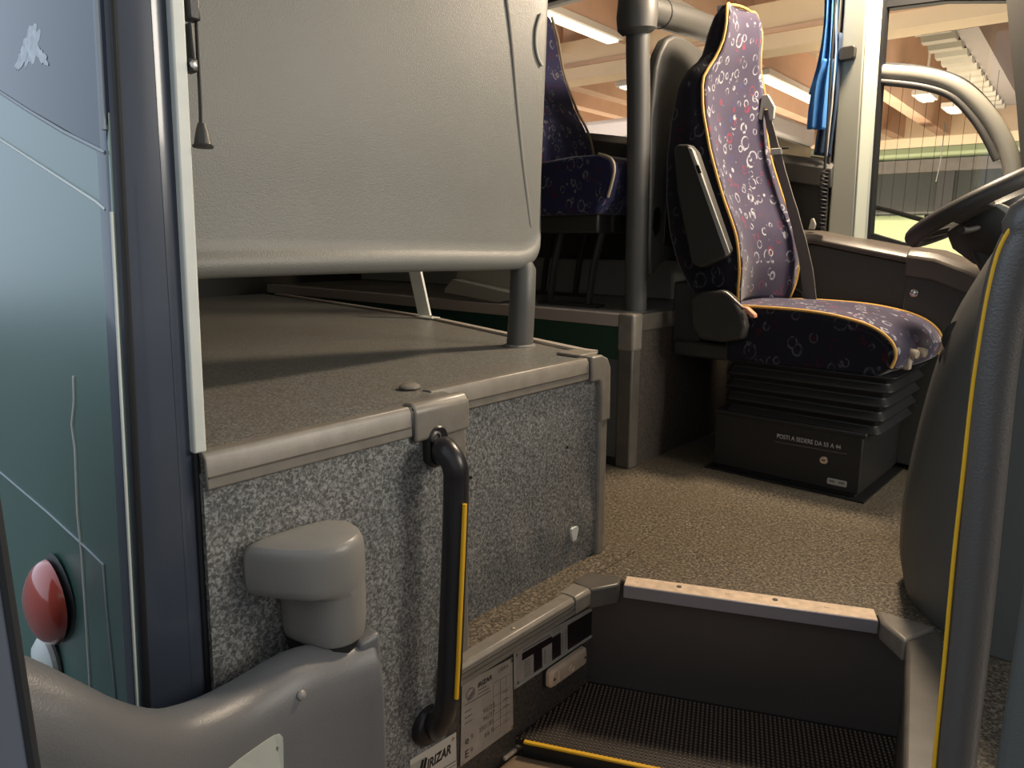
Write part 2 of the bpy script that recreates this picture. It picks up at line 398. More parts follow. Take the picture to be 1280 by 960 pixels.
# tread with its rubber mat
ta = hz(655, 927, TZ); tb = Vector((ta.x, ta.y, TZ)) + rd * .9
ra_ = Vector((r0.x, r0.y, TZ)) - rd * .1; rb_ = Vector((r1.x, r1.y, TZ)) + rd * .05
tread = [ta - rd * .06 - rn * .010, tb - rn * .010, rb_, ra_]
st = thing('step_mat', 'black studded rubber mat on the entrance step tread', 'mat', (ta.x + .3, ta.y + .3, TZ))
obj('backing', slab([(p.x, p.y) for p in tread], TZ - .02, TZ), 'matrub', st)
# pyramidal studs of the mat, one mesh as the surface pattern of one mat
sv, sf = [], []
wdir = -rn
nstep = .0105
for i in range(96):
    for j in range(40):
        p = ta + rd * (i * nstep - .05) + wdir * (.006 + j * nstep)
        if (p - Vector((r0.x, r0.y, TZ))).dot(rn) < .004: continue
        if p.x < XL + .003 or p.x > -.12: continue
        o = len(sv); h = .0024
        for a, b2 in ((-h, -h), (h, -h), (h, h), (-h, h)): sv.append(p + rd * a + wdir * b2)
        h2 = .0014
        for a, b2 in ((-h2, -h2), (h2, -h2), (h2, h2), (-h2, h2)): sv.append(p + rd * a + wdir * b2 + Vector((0, 0, .0032)))
        sf += [[o + 4, o + 5, o + 6, o + 7]] + [[o + q, o + (q + 1) % 4, o + 4 + (q + 1) % 4, o + 4 + q] for q in range(4)]
pt = obj('stud_pattern', (sv, sf), 'stud', st, smooth=False); pt['kind'] = 'stuff'
ye = thing('step_edge_strip', 'yellow safety strip on the edge of the studded step', 'step edge', tuple(ta))
def estrip(o0, o1, z0, z1): return nstrip(o0, o1, z0, z1, a=ta, b=ta + rd * .75)
obj('yellow_strip', estrip(-.003, .008, -.001, .005), 'yellow', ye, bevel=.002)
obj('strip_holder', estrip(.0, .007, -.028, -.002), 'black', ye)
lo = ta + rn * .006
struct('step_lower', slab([lo - rd * .02, lo + rd * .8, lo + rd * .8 + rn * .62, lo + rn * .62 - rd * .3], TZ - .07, TZ - .03), 'beige', 'worn beige lower tread beneath the yellow edge strip', 'step', bevel=.01, seg=3)
pbolt = hx(648, 931, XL)
bo = thing('floor_bolt', 'small brass bolt with clip beside the yellow strip', 'bolt', tuple(pbolt))
obj('bolt_head', lathe([(.011, 0), (.011, .004), (.006, .004), (.006, .011), (.003, .012)], pbolt, (1, 0, 0), 6), 'brass', bo)
pcl = hx(636, 942, XL)
obj('clip', box(pcl.x, pcl.x + .008, pcl.y - .02, pcl.y + .02, pcl.z - .004, pcl.z + .004), 'alu', bo, bevel=.001)

# ------------------------------------------------------------------ passenger podium (door side)
pod = thing('podium', 'speckled grey passenger podium behind the entrance with taupe corner trims', 'podium', (-2.2, 1., 0), kind='structure')
yb = 1.53
flare = [(XR - .01, yb - .01), (-1.147, 1.54 - .005), (-2.064, 1.80), (-3.6, 2.0)]
obj('top', prism([(XL - .004, .436), (XL - .004, .945), (XR - .004, .96)] + flare + [(-3.6, .42)], 'z', PH - .04, PH), 'podtop', pod)
obj('front_panel', prism([(.392, -.70), (.433, PH - .03), (.945, PH - .03), (.945, -.003), (.885, -.003), (.885, -.70)], 'x', XL - .03, XL + .001), 'laminate', pod)
# aisle side panel, slightly bulged near its foot as in the photo
rows = []
for i in range(13):
    z = .0 + (PH - .03) * i / 12
    rows.append([(XR + .010 * math.exp(-((z - .12) / .06) ** 2) * (.4 + .6 * sin(j * .5) ** 2), .955 + (yb - .02 - .955) * j / 24, z) for j in range(25)])
V = [p for r in rows for p in r]; Fq = [[i * 25 + j, i * 25 + j + 1, (i + 1) * 25 + j + 1, (i + 1) * 25 + j] for i in range(12) for j in range(24)]
bk = len(V); V += [(XR - .03, p[1], p[2]) for r in rows for p in r]
obj('front_panel', (V, Fq), 'laminate', pod, sub=1)
obj('core', box(-3.5, XR - .012, .45, yb - .03, .0, PH - .04), 'sidewall', pod)
obj('side_panel', prism([(XR - .02, yb - .03)] + [(p[0], p[1] - .012) for p in flare[1:]] + [(-3.6, 1.5), (XR - .02, 1.5)], 'z', 0, PH - .03), 'aisle', pod)
pk = obj('plaster_patch', prism([(1.41 + .013 * cos(a) * (1 + .3 * sin(3 * a)), .093 + .024 * sin(a) * (1 + .25 * cos(2 * a))) for a in [2 * pi * i / 18 for i in range(18)]], 'x', XR + .004, XR + .0105), 'chip', pod)
hl = hx(588, 597, XR); obj('screw_hole', lathe([(.004, 0), (.004, .0015), (.001, .0016)], hl, (1, 0, 0)), 'black', pod)
hl = hx(709, 559, XR); obj('screw_hole', lathe([(.004, 0), (.004, .0015), (.001, .0016)], hl, (1, 0, 0)), 'black', pod)
# edge trims: an L profile along the front edge
def ltrim(x, y0, y1, dx=0., h=.050, tw=.020, e=.0):
    pr = [(x - tw, PH + .003 + e), (x + .004 + dx, PH + .004 + e), (x + .011 + dx + e, PH - .006), (x + .012 + dx + e, PH - h), (x + .004 + dx, PH - h - .003), (x + .004, PH - .006), (x - tw, PH - .004)]
    return loft([[(p[0], y0, p[1]) for p in pr], [(p[0], y1, p[1]) for p in pr]])
obj('edge_trim', ltrim(XL, .434, .812), 'trim', pod, bevel=.002)
obj('edge_trim', ltrim(XR, .93, 1.455), 'trim', pod, bevel=.002)
obj('trim_rib', join(box(XL + .011, XL + .0135, .436, .81, PH - .034, PH - .031), box(XR + .011, XR + .0135, .96, 1.45, PH - .034, PH - .031)), 'trimdark', pod)
obj('trim_corner', ltrim(XL, .818, .955, e=.004, h=.062), 'trim', pod, bevel=.009, seg=4)
obj('trim_joint', join(ltrim(XL, .810, .820, e=-.001), ltrim(XR, 1.452, 1.462, e=-.001)), 'black', pod)
obj('corner_post', box(XL - .02, XL + .004, .905, .955, -.03, PH - .05), 'trim', pod, bevel=.004)
# elbow at the aisle end: top run, rounded corner, vertical run down to the floor
el = [(1.46, PH + .007), (1.505, PH + .007), (1.53, PH - .004), (1.545, PH - .03), (1.548, PH - .17), (1.505, PH - .17), (1.502, PH - .065), (1.495, PH - .058), (1.46, PH - .058)]
obj('trim_elbow', prism(el, 'x', XR - .03, XR + .017), 'trim', pod, bevel=.005, seg=3)
obj('trim_elbow_top', box(XR - .10, XR - .02, 1.46, 1.535, PH, PH + .008), 'trim', pod, bevel=.004, seg=3)
obj('edge_trim', box(XR - .03, XR + .012, 1.508, 1.542, .0, PH - .165), 'trim', pod, bevel=.005)
# knob and sunken plug on the trim corner
pg = hz(512, 484, PH + .004)
obj('screw_plug', lathe([(.022, 0), (.021, .004), (.014, .008), (.002, .009)], pg), 'trim', pod)
# aluminium rail on the aisle edge of the podium
rl = [Vector((-1.10, 1.548, PH + .004)), Vector((-1.147, 1.551, PH + .004)), Vector((-2.064, 1.812, PH + .004)), Vector((-3.5, 2.02, PH + .004))]
rail_ = ribbon(rl, Vector((.003, .012, 0)), .008)
obj('aisle_rail', rail_, mat('worn rail', (.62, .55, .49), .4, metal=.4), pod)
# white seat brackets that stand on the rail
br = thing('seat_bracket', 'white upright metal bracket on the podium aisle rail', 'bracket', (-2.08, 1.80, PH))
b0 = hy(531, 394, 1.80); b1 = hy(519, 338, 1.80)
obj('upright', ribbon([b0, b1], Vector((.028, .006, 0)), .012), 'whitealu', br, bevel=.002)
obj('foot', box(b0.x - .03, b0.x + .07, 1.775, 1.815, PH, PH + .009), 'whitealu', br, bevel=.002)
obj('bolt', lathe([(.009, 0), (.009, .006), (.002, .007)], (b0.x + .045, 1.795, PH + .008)), 'chrome', br)

# ------------------------------------------------------------------ driver side podium
LX, LY = -1.40, 2.20
pl = thing('podium', 'grey podium behind the driver seat with a shade-darkened front and a green aisle stripe', 'podium', (-2.4, 2.6, 0), kind='structure')
obj('core', box(-3.9, LX - .004, LY + .012, 2.99, 0, PHL - .02), 'sidewall', pl)
obj('top', box(-3.9, LX, LY, 2.99, PHL - .02, PHL), 'podtop', pl)
obj('front_panel', box(LX - .006, LX + .002, LY + .05, 2.99, .0, PHL - .025), 'sidewall', pl)  # darker speckle than the other podium front, shade put into the colour
obj('aisle_panel', box(-3.9, LX - .03, LY, LY + .014, .02, .405), 'aisle', pl)
obj('green_stripe', box(-3.9, LX - .03, LY - .004, LY + .014, .405, .525), 'greenband', pl)
obj('skirting', box(-3.9, LX - .03, LY - .006, LY + .014, .0, .03), 'black', pl)
obj('edge_trim', box(-3.9, LX - .03, LY - .010, LY + .03, .527, PHL + .004), mat('pinkish aisle trim', (.47, .40, .35), .4), pl, bevel=.003)
obj('corner_post', box(LX - .05, LX + .012, LY - .012, LY + .045, .0, PHL - .12), 'trimdark', pl, bevel=.006)
obj('corner_cap', box(LX - .055, LX + .016, LY - .016, LY + .05, PHL - .13, PHL + .008), 'trim', pl, bevel=.012, seg=4)
obj('edge_trim', box(LX - .02, LX + .012, LY + .05, 2.95, PHL - .06, PHL + .002), 'trimdark', pl, bevel=.004)
# pale angled bracket under the first seat row and heater duct on the wall
ab = thing('seat_mount', 'pale grey pressed bracket lying on the far podium edge', 'bracket', (-2.35, LY + .05, PHL))
q = [hy(x, y, LY - .012) for x, y in ((556, 360), (565, 349), (640, 366), (640, 372), (622, 378), (555, 366))]
obj('base_plate', prism([(p.x, p.z) for p in q], 'y', LY - .012, LY + .05), 'frame', ab, bevel=.003)
q = [hy(x, y, LY + .05) for x, y in ((570, 350), (577, 322), (645, 322), (645, 366))]
obj('upright_plate', prism([(p.x, p.z) for p in q], 'y', LY + .045, LY + .055), 'frame', ab, bevel=.002)
struct('heater_duct', box(-3.9, -1.62, 2.86, 2.985, PHL, PHL + .17), 'lining', 'long grey heater duct along the foot of the window wall', 'duct', bevel=.01)

# ------------------------------------------------------------------ left side wall with its windows
def wprof(pts, y0, y1): return prism(pts, 'y', y0, y1)
sillL = [(-4.2, 1.60), (-2.153, 1.336), (-1.252, 1.180), (-1.0, 1.13)]
struct('wall_left', join(wprof([(-4.2, 0)] + sillL + [(-1.0, 0)], 3.0, 3.08), wprof([(-1.0, 0), (-1.0, .86), (-.88, .855), (-.5, .748), (1.2, .62), (1.2, 0)], 3.0, 3.08),
                         box(-4.2, 1.2, 3.0, 3.08, 1.98, 2.15)), 'wallin', 'dark lining of the bus side wall under the windows', 'wall')
struct('ceiling', box(-4.2, 1.2, .36, 3.08, 2.12, 2.16), 'lining', 'grey bus roof lining', 'ceiling')
# panel that steps inboard beside the driver, ledge on top
dp = thing('driver_side_panel', 'brown topped armrest ledge under the driver side window', 'side panel', (-.8, 2.93, 0))
lt = [(-1.16, .872), (-1.02, .868), (-.86, .836), (-.70, .806), (-.62, .79)]
obj('ledge', loft([[(x, 2.86, z - .048), (x, 2.853, z - .03), (x, 2.87, z - .012), (x, 2.93, z + .002), (x, 2.999, z + .004), (x, 2.999, z - .05)] for x, z in lt]), 'ledge', dp, bevel=.004)
lt2 = [(-.69, .812), (-.60, .80), (-.5, .762), (-.40, .715), (-.2, .66)]
obj('dash_end', loft([[(x, 2.84, z - .10), (x, 2.835, z - .03), (x, 2.86, z - .006), (x, 2.95, z), (x, 2.999, z), (x, 2.999, z - .10)] for x, z in lt2]), 'ledge', dp, bevel=.006)
obj('lower_panel', join(loft([[(x, 2.90, .02), (x, 2.885, z - .05), (x, 2.999, z - .05), (x, 2.999, .02)] for x, z in lt]), loft([[(x, 2.87, .02), (x, 2.865, z - .09), (x, 2.999, z - .09), (x, 2.999, .02)] for x, z in lt2])), 'wallin', dp, bevel=.004)
kp = hy(1144, 366, 2.875)
obj('knob', lathe([(.006, 0), (.006, .012), (.014, .015), (.014, .02), (.010, .024), (.002, .025)], kp, (0, -1, 0)), 'chrome', dp)

# B pillar between passenger window and driver's window
pp = thing('trim_3', 'pale grey window pillar beside the blue curtain', 'pillar', (-.95, 2.95, .85), kind='structure')
obj('cover', hexa([(-1.005, 3.0, .80), (-1.0, 2.945, .80), (-.905, 2.935, .80), (-.895, 3.0, .80)], [(-1.022, 3.0, 2.0), (-1.018, 2.945, 2.0), (-.94, 2.935, 2.0), (-.935, 3.0, 2.0)]), 'pillar', pp, bevel=.006, seg=3)
obj('pale_edge', hexa([(-.905, 2.934, .80), (-.862, 2.965, .80), (-.86, 3.02, .80), (-.90, 3.0, .80)], [(-.94, 2.934, 2.0), (-.897, 2.965, 2.0), (-.895, 3.02, 2.0), (-.935, 3.0, 2.0)]), 'pillarlight', pp, bevel=.008, seg=3)
obj('seal', hexa([(-.862, 2.97, .80), (-.852, 2.97, .80), (-.852, 3.02, .80), (-.862, 3.02, .80)], [(-.897, 2.97, 2.0), (-.887, 2.97, 2.0), (-.887, 3.02, 2.0), (-.897, 3.02, 2.0)]), 'rubber', pp)
obj('side_rail', hexa([(-1.03, 2.95, .80), (-1.01, 2.94, .80), (-1.005, 3.0, .80), (-1.03, 3.0, .80)], [(-1.055, 2.95, 2.0), (-1.03, 2.94, 2.0), (-1.022, 3.0, 2.0), (-1.055, 3.0, 2.0)]), 'wallin', pp, bevel=.004)
kc = hy(1060, 67, 2.93)
lc = thing('window_latch', 'black plastic clip on the pale window pillar', 'clip', tuple(kc))
obj('clip_body', prism([(kc.x + a * 1., kc.z + b2) for a, b2 in rrect(.028, .024, .012)], 'y', 2.915, 2.94), 'shell', lc, bevel=.004, seg=3)
obj('clip_arm', box(kc.x - .06, kc.x - .02, 2.925, 2.94, kc.z - .02, kc.z + .012), 'shell', lc, bevel=.003)

# passenger window
w1 = thing('window_1', 'long passenger window behind the driver', 'window', (-2.4, 3.03, 1.2), kind='structure')
obj('pane', prism([(-4.2, 1.60), (-2.153, 1.33), (-1.03, 1.13), (-1.05, 1.99), (-4.2, 1.99)], 'y', 3.035, 3.041), 'winglass', w1)
obj('sill', loft([[(x, 2.93, z - .10), (x, 2.925, z - .03), (x, 2.96, z), (x, 3.03, z + .003), (x, 3.03, z - .10)] for x, z in sillL]), 'wallin', w1, bevel=.004)
# driver's window: top pane, arch framed sliding pane
w2 = thing('window_2', 'driver side window with an arched pale metal frame', 'window', (-.6, 3.03, .85), kind='structure')
obj('pane', prism([(-.88, .84), (-.5, .74), (-.2, .70), (-.3, 1.3), (-.48, 1.66), (-.9, 1.68)], 'y', 3.035, 3.041), 'winglass', w2)
arch_o = [hy(x, y, 3.0) for x, y in ((1092, 90), (1150, 95), (1190, 106), (1222, 130), (1250, 168), (1266, 210), (1272, 260))]
obj('arch_frame', tube(smooth_path(arch_o, 5), .0285, 12, up=(0, 1, 0), flat=.8), 'frame', w2)
arch_i = [hy(x, y, 2.99) for x, y in ((1098, 102), (1150, 108), (1188, 120), (1214, 145), (1232, 172), (1246, 200))]
obj('arch_seal', tube(smooth_path(arch_i, 5), .0125, 10), 'tube', w2)
arch_b = [hy(x, y, 3.01) for x, y in ((1098, 98), (1150, 104), (1195, 118), (1222, 142), (1242, 172), (1256, 210), (1262, 250))]
obj('arch_gasket', tube(smooth_path(arch_b, 5), .006, 8), 'frame', w2)
arch_c = [hy(x, y, 3.02) for x, y in ((1100, 80), (1150, 84), (1200, 98), (1235, 128), (1262, 172), (1280, 225))]
obj('outer_gasket', tube(smooth_path(arch_c, 5), .007, 8), 'rubber', w2)
obj('top_frame', prism([(-.92, 1.655), (-.69, 1.64), (-.48, 1.60), (-.2, 1.52), (-.2, 1.60), (-.92, 1.70)], 'y', 2.99, 3.04), 'rubber', w2, bevel=.004)
obj('head_lining', prism([(-.95, 1.69), (-.2, 1.58), (1.2, 1.4), (1.2, 2.0), (-.95, 2.0)], 'y', 2.99, 3.05), 'lining', w2)
obj('bottom_frame', prism([(-.87, .865), (-.5, .752), (-.2, .70), (-.2, .68), (-.5, .73), (-.87, .84)], 'y', 2.985, 3.03), 'rubber', w2)
obj('heating_wire', join(*[rod((x, 3.033, .92), (x, 3.033, 1.40), .0007, 4) for x in [-.85 + .042 * i for i in range(9)]]), 'ink', w2)
obj('scratch', tube([hy(x, y, 3.032) for x, y in ((1181, 153), (1178, 185), (1175, 205), (1170, 227))], .0016, 6), 'chip', w2)
a_ = [hy(x, y, 2.98) for x, y in ((1262, -30), (1270, 60), (1277, 130), (1283, 200), (1300, 330))]
ap = struct('trim_4', ribbon(smooth_path(a_, 4), Vector((.045, .0, .01)), .06) if False else loft([[(p.x - .012, 2.96, p.z), (p.x + .12, 2.96, p.z), (p.x + .12, 3.03, p.z), (p.x - .008, 3.03, p.z)] for p in smooth_path(a_, 4)]), 'wallin', 'dark windscreen pillar at the right picture edge', 'pillar')
# mirror arm seen outside through the arched pane
ma = thing('mirror_rod', 'thin dark rod outside the arched driver window', 'rod', (-.8, 3.12, .9))
obj('rod', tube([hy(1085, 257, 3.12), hy(1115, 264, 3.12), hy(1160, 277, 3.12)], .009, 8), 'trimdark', ma)
obj('rod_end', box(hy(1160, 275, 3.12).x - .01, hy(1160, 275, 3.12).x + .02, 3.1, 3.14, hy(1160, 275, 3.12).z - .012, hy(1160, 275, 3.12).z + .02), 'trimdark', ma, bevel=.003)

# blue curtain gathered at the pillar
cu = thing('window_curtain', 'bright blue gathered curtain hanging beside the grey pillar', 'curtain', (-1.06, 2.91, 1.15))
def drape(pts_l, pts_r, y, amp, folds, n=30, ph=0.):
    rings = []
    L_ = smooth_path([Vector(p) for p in pts_l], 6); R_ = smooth_path([Vector(p) for p in pts_r], 6)
    for a, b2 in zip(L_, R_):
        row = []
        for i in range(n):
            t = i / (n - 1); p = a.lerp(b2, t); p.y = y + amp * sin(t * folds * 2 * pi + ph + .7 * sin(p.z * 9)); row.append(p)
        rings.append(row)
    V = [p for r in rings for p in r]; k = len(rings)
    Fq = [[i * n + j, i * n + j + 1, (i + 1) * n + j + 1, (i + 1) * n + j] for i in range(k - 1) for j in range(n - 1)]
    return V, Fq
def cpts(l, y=2.91): return [hy(a, b2, y) for a, b2 in l]
def solid(o, t=.003):
    s = o.modifiers.new('solid', 'SOLIDIFY'); s.thickness = t; return o
solid(obj('upper_drape', drape(cpts([(1033, -40), (1030, 30), (1022, 80), (1012, 118)]), cpts([(1048, -40), (1047, 30), (1046, 80), (1040, 125)]), 2.905, .012, 2.5), 'curtain', cu, smooth=True))
solid(obj('lower_drape', drape(cpts([(1030, 75), (1018, 105), (1013, 135), (1011, 162)]), cpts([(1044, 75), (1041, 105), (1038, 130), (1034, 163)]), 2.89, .012, 2., ph=1.), 'curtain', cu))
solid(obj('dark_lining', drape(cpts([(1038, 40), (1030, 110), (1022, 150), (1015, 193)]), cpts([(1050, 40), (1046, 110), (1042, 150), (1036, 196)]), 2.93, .008, 2.), 'curtaindark', cu))
obj('cord', tube([hy(1044, -40, 2.90), hy(1045, 60, 2.90), hy(1040, 130, 2.90), hy(1033, 195, 2.90)], .0035, 8), 'beltgrey', cu)
# coiled microphone cable
CY = 2.855
cc = thing('coiled_cable', 'black coiled cable hanging below the blue curtain', 'cable', (-1.05, 2.9, .9))
t0, t1, t2 = hy(1038, 95, CY), hy(1031, 212, CY), hy(1027, 285, CY)
obj('lead', tube([hy(1046, -30, CY), t0, t1], .005, 8), 'rubber', cc)
hel = []
for i in range(15 * 12 + 1):
    a = i / 12 * 2 * pi; p = t1.lerp(t2, i / (15 * 12)); hel.append(p + Vector((.013 * cos(a), .013 * sin(a), 0)))
obj('coil', tube(hel, .0035, 6), 'rubber', cc)
hk = hy(1015, 280, 2.9); obj('end_clip', prism([(hk.x + a, hk.z + b2) for a, b2 in ((-.01, -.02), (.012, -.02), (.016, .0), (.006, .022), (-.002, .02))], 'y', 2.89, 2.905), 'frame', cc, bevel=.002)

# ------------------------------------------------------------------ door side: pillar, body side, door
def LN(z): return .34 + .054 * (z - .53)
def lean(z): return (z - .545) * .030           # the jamb leans in with height
def jambcol(x0, x1, y0, y1, z0=-.75, z1=2.12):
    return hexa([(x0, y0 + lean(z0), z0), (x1, y0 + lean(z0), z0), (x1, y1 + lean(z0), z0), (x0, y1 + lean(z0), z0)],
                [(x0, y0 + lean(z1), z1), (x1, y0 + lean(z1), z1), (x1, y1 + lean(z1), z1), (x0, y1 + lean(z1), z1)])
dj = thing('door_1', 'black lacquered entrance door pillar with a white edge profile', 'door frame', (-1.03, .39, 0), kind='structure')
jr = []
for z in (-.75, 2.12):
    l = LN(z) - .34; q = .035 * (z - .5)
    jr.append([(-1.13, .345 + l, z), (-1.016, .338 + l, z), (-1.004, .342 + l, z), (-.999, .352 + l, z), (-.997, .385 + l, z), (-.996, .405 + q, z), (-.998, .424 + q, z), (-1.004, .431 + q, z), (-1.13, .435 + q, z)])
obj('pillar', loft(jr), 'blackgloss', dj, angle=60)
obj('seal', tube([(-.999, .350 + LN(z) - .34, z) for z in (-.75, .3, 1.2, 2.1)], .0045, 8), 'rubber', dj)
obj('inner_seal', tube([(-.998, .430 + .035 * (z - .5), z) for z in (-.75, .3, 1.2, 2.1)], .005, 8), 'rubber', dj)
def wp_(z, x):
    a0, a1 = hx(213, 0, -.985), hx(243, 568, -.985); c0, c1 = hx(231, 0, -.985), hx(259, 566, -.985)
    t = (z - a1.z) / (a0.z - a1.z); u = (z - c1.z) / (c0.z - c1.z)
    return a1.y + (a0.y - a1.y) * t, c1.y + (c0.y - c1.y) * u
(wl0, wr0), (wl1, wr1) = wp_(PH + .003, 0), wp_(2.12, 0)
obj('white_profile', hexa([(-1.012, wl0, PH + .003), (-.985, wl0, PH + .003), (-.985, wr0, PH + .003), (-1.012, wr0, PH + .003)], [(-1.012, wl1, 2.12), (-.985, wl1, 2.12), (-.985, wr1, 2.12), (-1.012, wr1, 2.12)]), 'whitealu', dj, bevel=.003)
# bus body side with the tinted window: a plane that leans inwards like the pillar
YG = .34
def hg(px, py, off=0.):
    v = ray(px, py); t = (LN(EYE) - off) / (v.y - .054 * v.z)
    return CAM + v * t
bs = thing('bus_body_side', 'glossy green bus body side with a tinted window beside the door pillar', 'bus side', (-1.6, .32, 0), kind='structure')
def gprism(pts, o0, o1):
    n = len(pts)
    v = [Vector((x, LN(z) - o0, z)) for x, z in pts] + [Vector((x, LN(z) - o1, z)) for x, z in pts]
    return v, [list(range(n)), list(range(n, 2 * n))[::-1]] + [[i, (i + 1) % n, n + (i + 1) % n, n + i] for i in range(n)]
def gp(pts): return [(lambda p: (p.x, p.z))(hg(a, b2)) for a, b2 in pts]
hw_ = hg(-60, 82)
obj('green_panel', gprism(gp([(-60, 82), (133, 192)]) + [(-1.004, 1.0), (-1.004, -.55), (-2.6, -.55), (-2.6, hw_.z + .2)], 0, -.03), 'green', bs)
obj('window_glass', gprism(gp([(-60, 80), (133, 191)]) + [(-1.004, 1.0), (-1.004, 2.0), (-2.6, 2.0), (-2.6, hw_.z + .2)], .001, -.02), 'tint', bs)
def seam(pts, r, m, nm='seam'): return obj(nm, tube([hg(a, b2, .001) for a, b2 in pts], r, 6), m, bs)
seam([(-40, 150), (0, 174), (60, 213), (120, 252), (132, 262)], .0022, 'chip', nm='belt_line')
obj('edge_line', tube([(-1.004, LN(z) - .002, z) for z in (-.3, .2, .55, .88)], .0022, 6), 'chip', bs)
seam([(-60, 540), (0, 590), (60, 641), (110, 687), (129, 706), (133, 760), (140, 830), (147, 900)], .0016, 'residue', nm='flap_gap')
seam([(92, 470), (93, 500), (90, 530), (94, 560), (97, 640), (102, 690), (108, 780), (114, 880)], .0022, 'chip', nm='paint_chip')
seam([(-60, 79), (0, 115), (40, 141), (80, 165), (132, 191)], .003, 'residue', nm='window_edge')
obj('window_seal', tube([(-1.012, LN(z) - .001, z) for z in (.98, 1.2, 1.6)], .005, 6), 'residue', bs)
random.seed(3)
for k_, (cx, cy, w_, h_, ang) in enumerate(((40, 58, 11, 27, 12), (28, 74, 5, 14, 25), (53, 70, 5, 13, -30))):
    pts = []
    for i in range(26):
        a = 2 * pi * i / 26; rr = 1 + random.uniform(-.3, .22)
        u_, v_ = w_ * cos(a) * rr, h_ * sin(a) * rr; t_ = radians(ang)
        pts.append((cx + u_ * cos(t_) - v_ * sin(t_), cy + u_ * sin(t_) + v_ * cos(t_)))
    q_ = gp(pts); c_ = (sum(p[0] for p in q_) / 26, sum(p[1] for p in q_) / 26); oo = .0015 + .0008 * k_
    obj('sticker_residue', gprism(q_, .0012 + .0003 * k_, -.002), 'sticker', bs, smooth=False)
# side marker lamp on the body
lm = thing('marker_lamp', 'red domed marker lamp on the green body side', 'lamp', tuple(hg(72, 750)))
lc_ = hg(72, 750); 
def dome(rx, rz, dep, y0, n=9, m_=28, sk=.0):
    rings = []
    for i in range(n):
        t = i / (n - 1) * pi / 2
        rings.append([(lc_.x + sk * sin(t) + rx * max(cos(t), .03) * cos(a) * (1 + .12 * cos(2 * a)), y0 - dep * sin(t), lc_.z + rz * max(cos(t), .03) * sin(a) + .02 * cos(a) * cos(t)) for a in [2 * pi * j / m_ for j in range(m_)]])
    return loft(rings)
YGL = lc_.y
obj('base', dome(.085, .086, .012, YGL, n=4), 'dashlow', lm)
obj('lens', dome(.078, .079, .038, YGL - .010), 'red', lm)
gh = hg(66, 826)
fl = thing('fuel_flap_knob', 'small pale round knob on the green panel below the marker lamp', 'knob', tuple(gh))
obj('knob_cap', lathe([(.052, -.002), (.050, .012), (.036, .024), (.004, .028)], gh, (0, -1, 0)), 'whitealu', fl)
obj('knob_ring', lathe([(.062, -.002), (.062, .003), (.05, .005)], gh, (0, -1, 0)), 'dashlow', fl)

# open door leaf: only its near edge reaches into the picture
dl = thing('door_2', 'dark edge of the opened entrance door leaf at the left picture edge', 'door', (-.9, .08, -.6), kind='structure')
obj('leaf', prism([(-.505, .098), (-.512, .070), (-.54, .055), (-1.3, .04), (-1.3, .085), (-.54, .100)], 'z', -.62, .715), 'leaf', dl, bevel=.004)
obj('edge_seal', tube([(-.508, .096, -.6), (-.508, .096, .7)], .004, 8), 'rubber', dl)

# padded swivel arm that carries the door, its cap on the podium panel
am = thing('door_arm', 'padded grey swivel arm of the entrance door crossing in front of the black pillar', 'door arm', (-.93, .57, -.3))
keys = [((452, 787), -.905), ((415, 800), -.905), ((360, 815), -.90), ((300, 850), -.89), ((250, 874), -.875), ((200, 886), -.86), ((150, 876), -.845), ((100, 852), -.835), ((60, 832), -.83), ((20, 815), -.83), ((-40, 800), -.83)]
ap_ = [hx(p[0], p[1], x) for p, x in keys]
ap_ = smooth_path(ap_, 3)
rings = []
for i, p in enumerate(ap_):
    t = (ap_[min(i + 1, len(ap_) - 1)] - ap_[max(i - 1, 0)]); t.z = 0; t.normalize(); nrm = Vector((-t.y, t.x, 0))
    if nrm.dot(CAM - p) < 0: nrm = -nrm
    th = .075; hh = .36
    sec = [(0, 0), (.022, -.004), (.042, -.018), (.054, -.045), (.058, -.09), (.058, -hh), (-.03, -hh), (-.03, -.03), (-.022, -.008)]
    rings.append([p + nrm * a + Vector((0, 0, b2)) for a, b2 in sec])
obj('padding', loft(rings), 'armskin', am, bevel=.006, seg=3, angle=50)
# flat mounting post at the hinge end
e = ap_[0]
obj('hinge_post', hexa([(-.975, e.y - .045, -.6), (-.868, e.y - .03, -.6), (-.868, e.y + .012, -.6), (-.975, e.y + .012, -.6)], [(-.975, e.y - .045, e.z + .004), (-.868, e.y - .03, e.z + .002), (-.868, e.y + .012, e.z + .006), (-.975, e.y + .012, e.z + .008)]), 'armskin', am, bevel=.008, seg=3)
# the moulded cap
capz1, capz0 = .405, .235
cpl = [(-.982, .475), (-.965, .468), (-.925, .490), (-.885, .515), (-.862, .545), (-.855, .585), (-.866, .622), (-.90, .648), (-.982, .655)]
cx_, cy_ = -.925, .57
def sc(pts, s, z): return [(cx_ + (x - cx_) * s, cy_ + (y - cy_) * s, z) for x, y in pts]
low = [(-.982, .53), (-.965, .528), (-.925, .535), (-.89, .545), (-.868, .562), (-.858, .592), (-.868, .622), (-.90, .646), (-.982, .652)]
cap = obj('hinge_cap', loft([sc(low, .8, .222), sc(low, .93, .226), sc(low, .99, .24), sc(low, 1., .29), sc(low, 1.0, .312), sc(cpl, .97, .318), sc(cpl, 1., .33), sc(cpl, 1., .372), sc(cpl, .98, .388), sc(cpl, .90, .398), sc(cpl, .6, .404)]), 'cap', am, bevel=.0)
cap.modifiers.new('s', 'SUBSURF').render_levels = 1
cm = hx(350, 705, -.945)
obj('break_mark', prism([(cm.y + a, cm.z + b2) for a, b2 in ((-.006, .012), (.004, .02), (.012, .006), (.006, -.008), (.0, -.02), (.001, .0))], 'x', -.932, -.925), 'black', am)
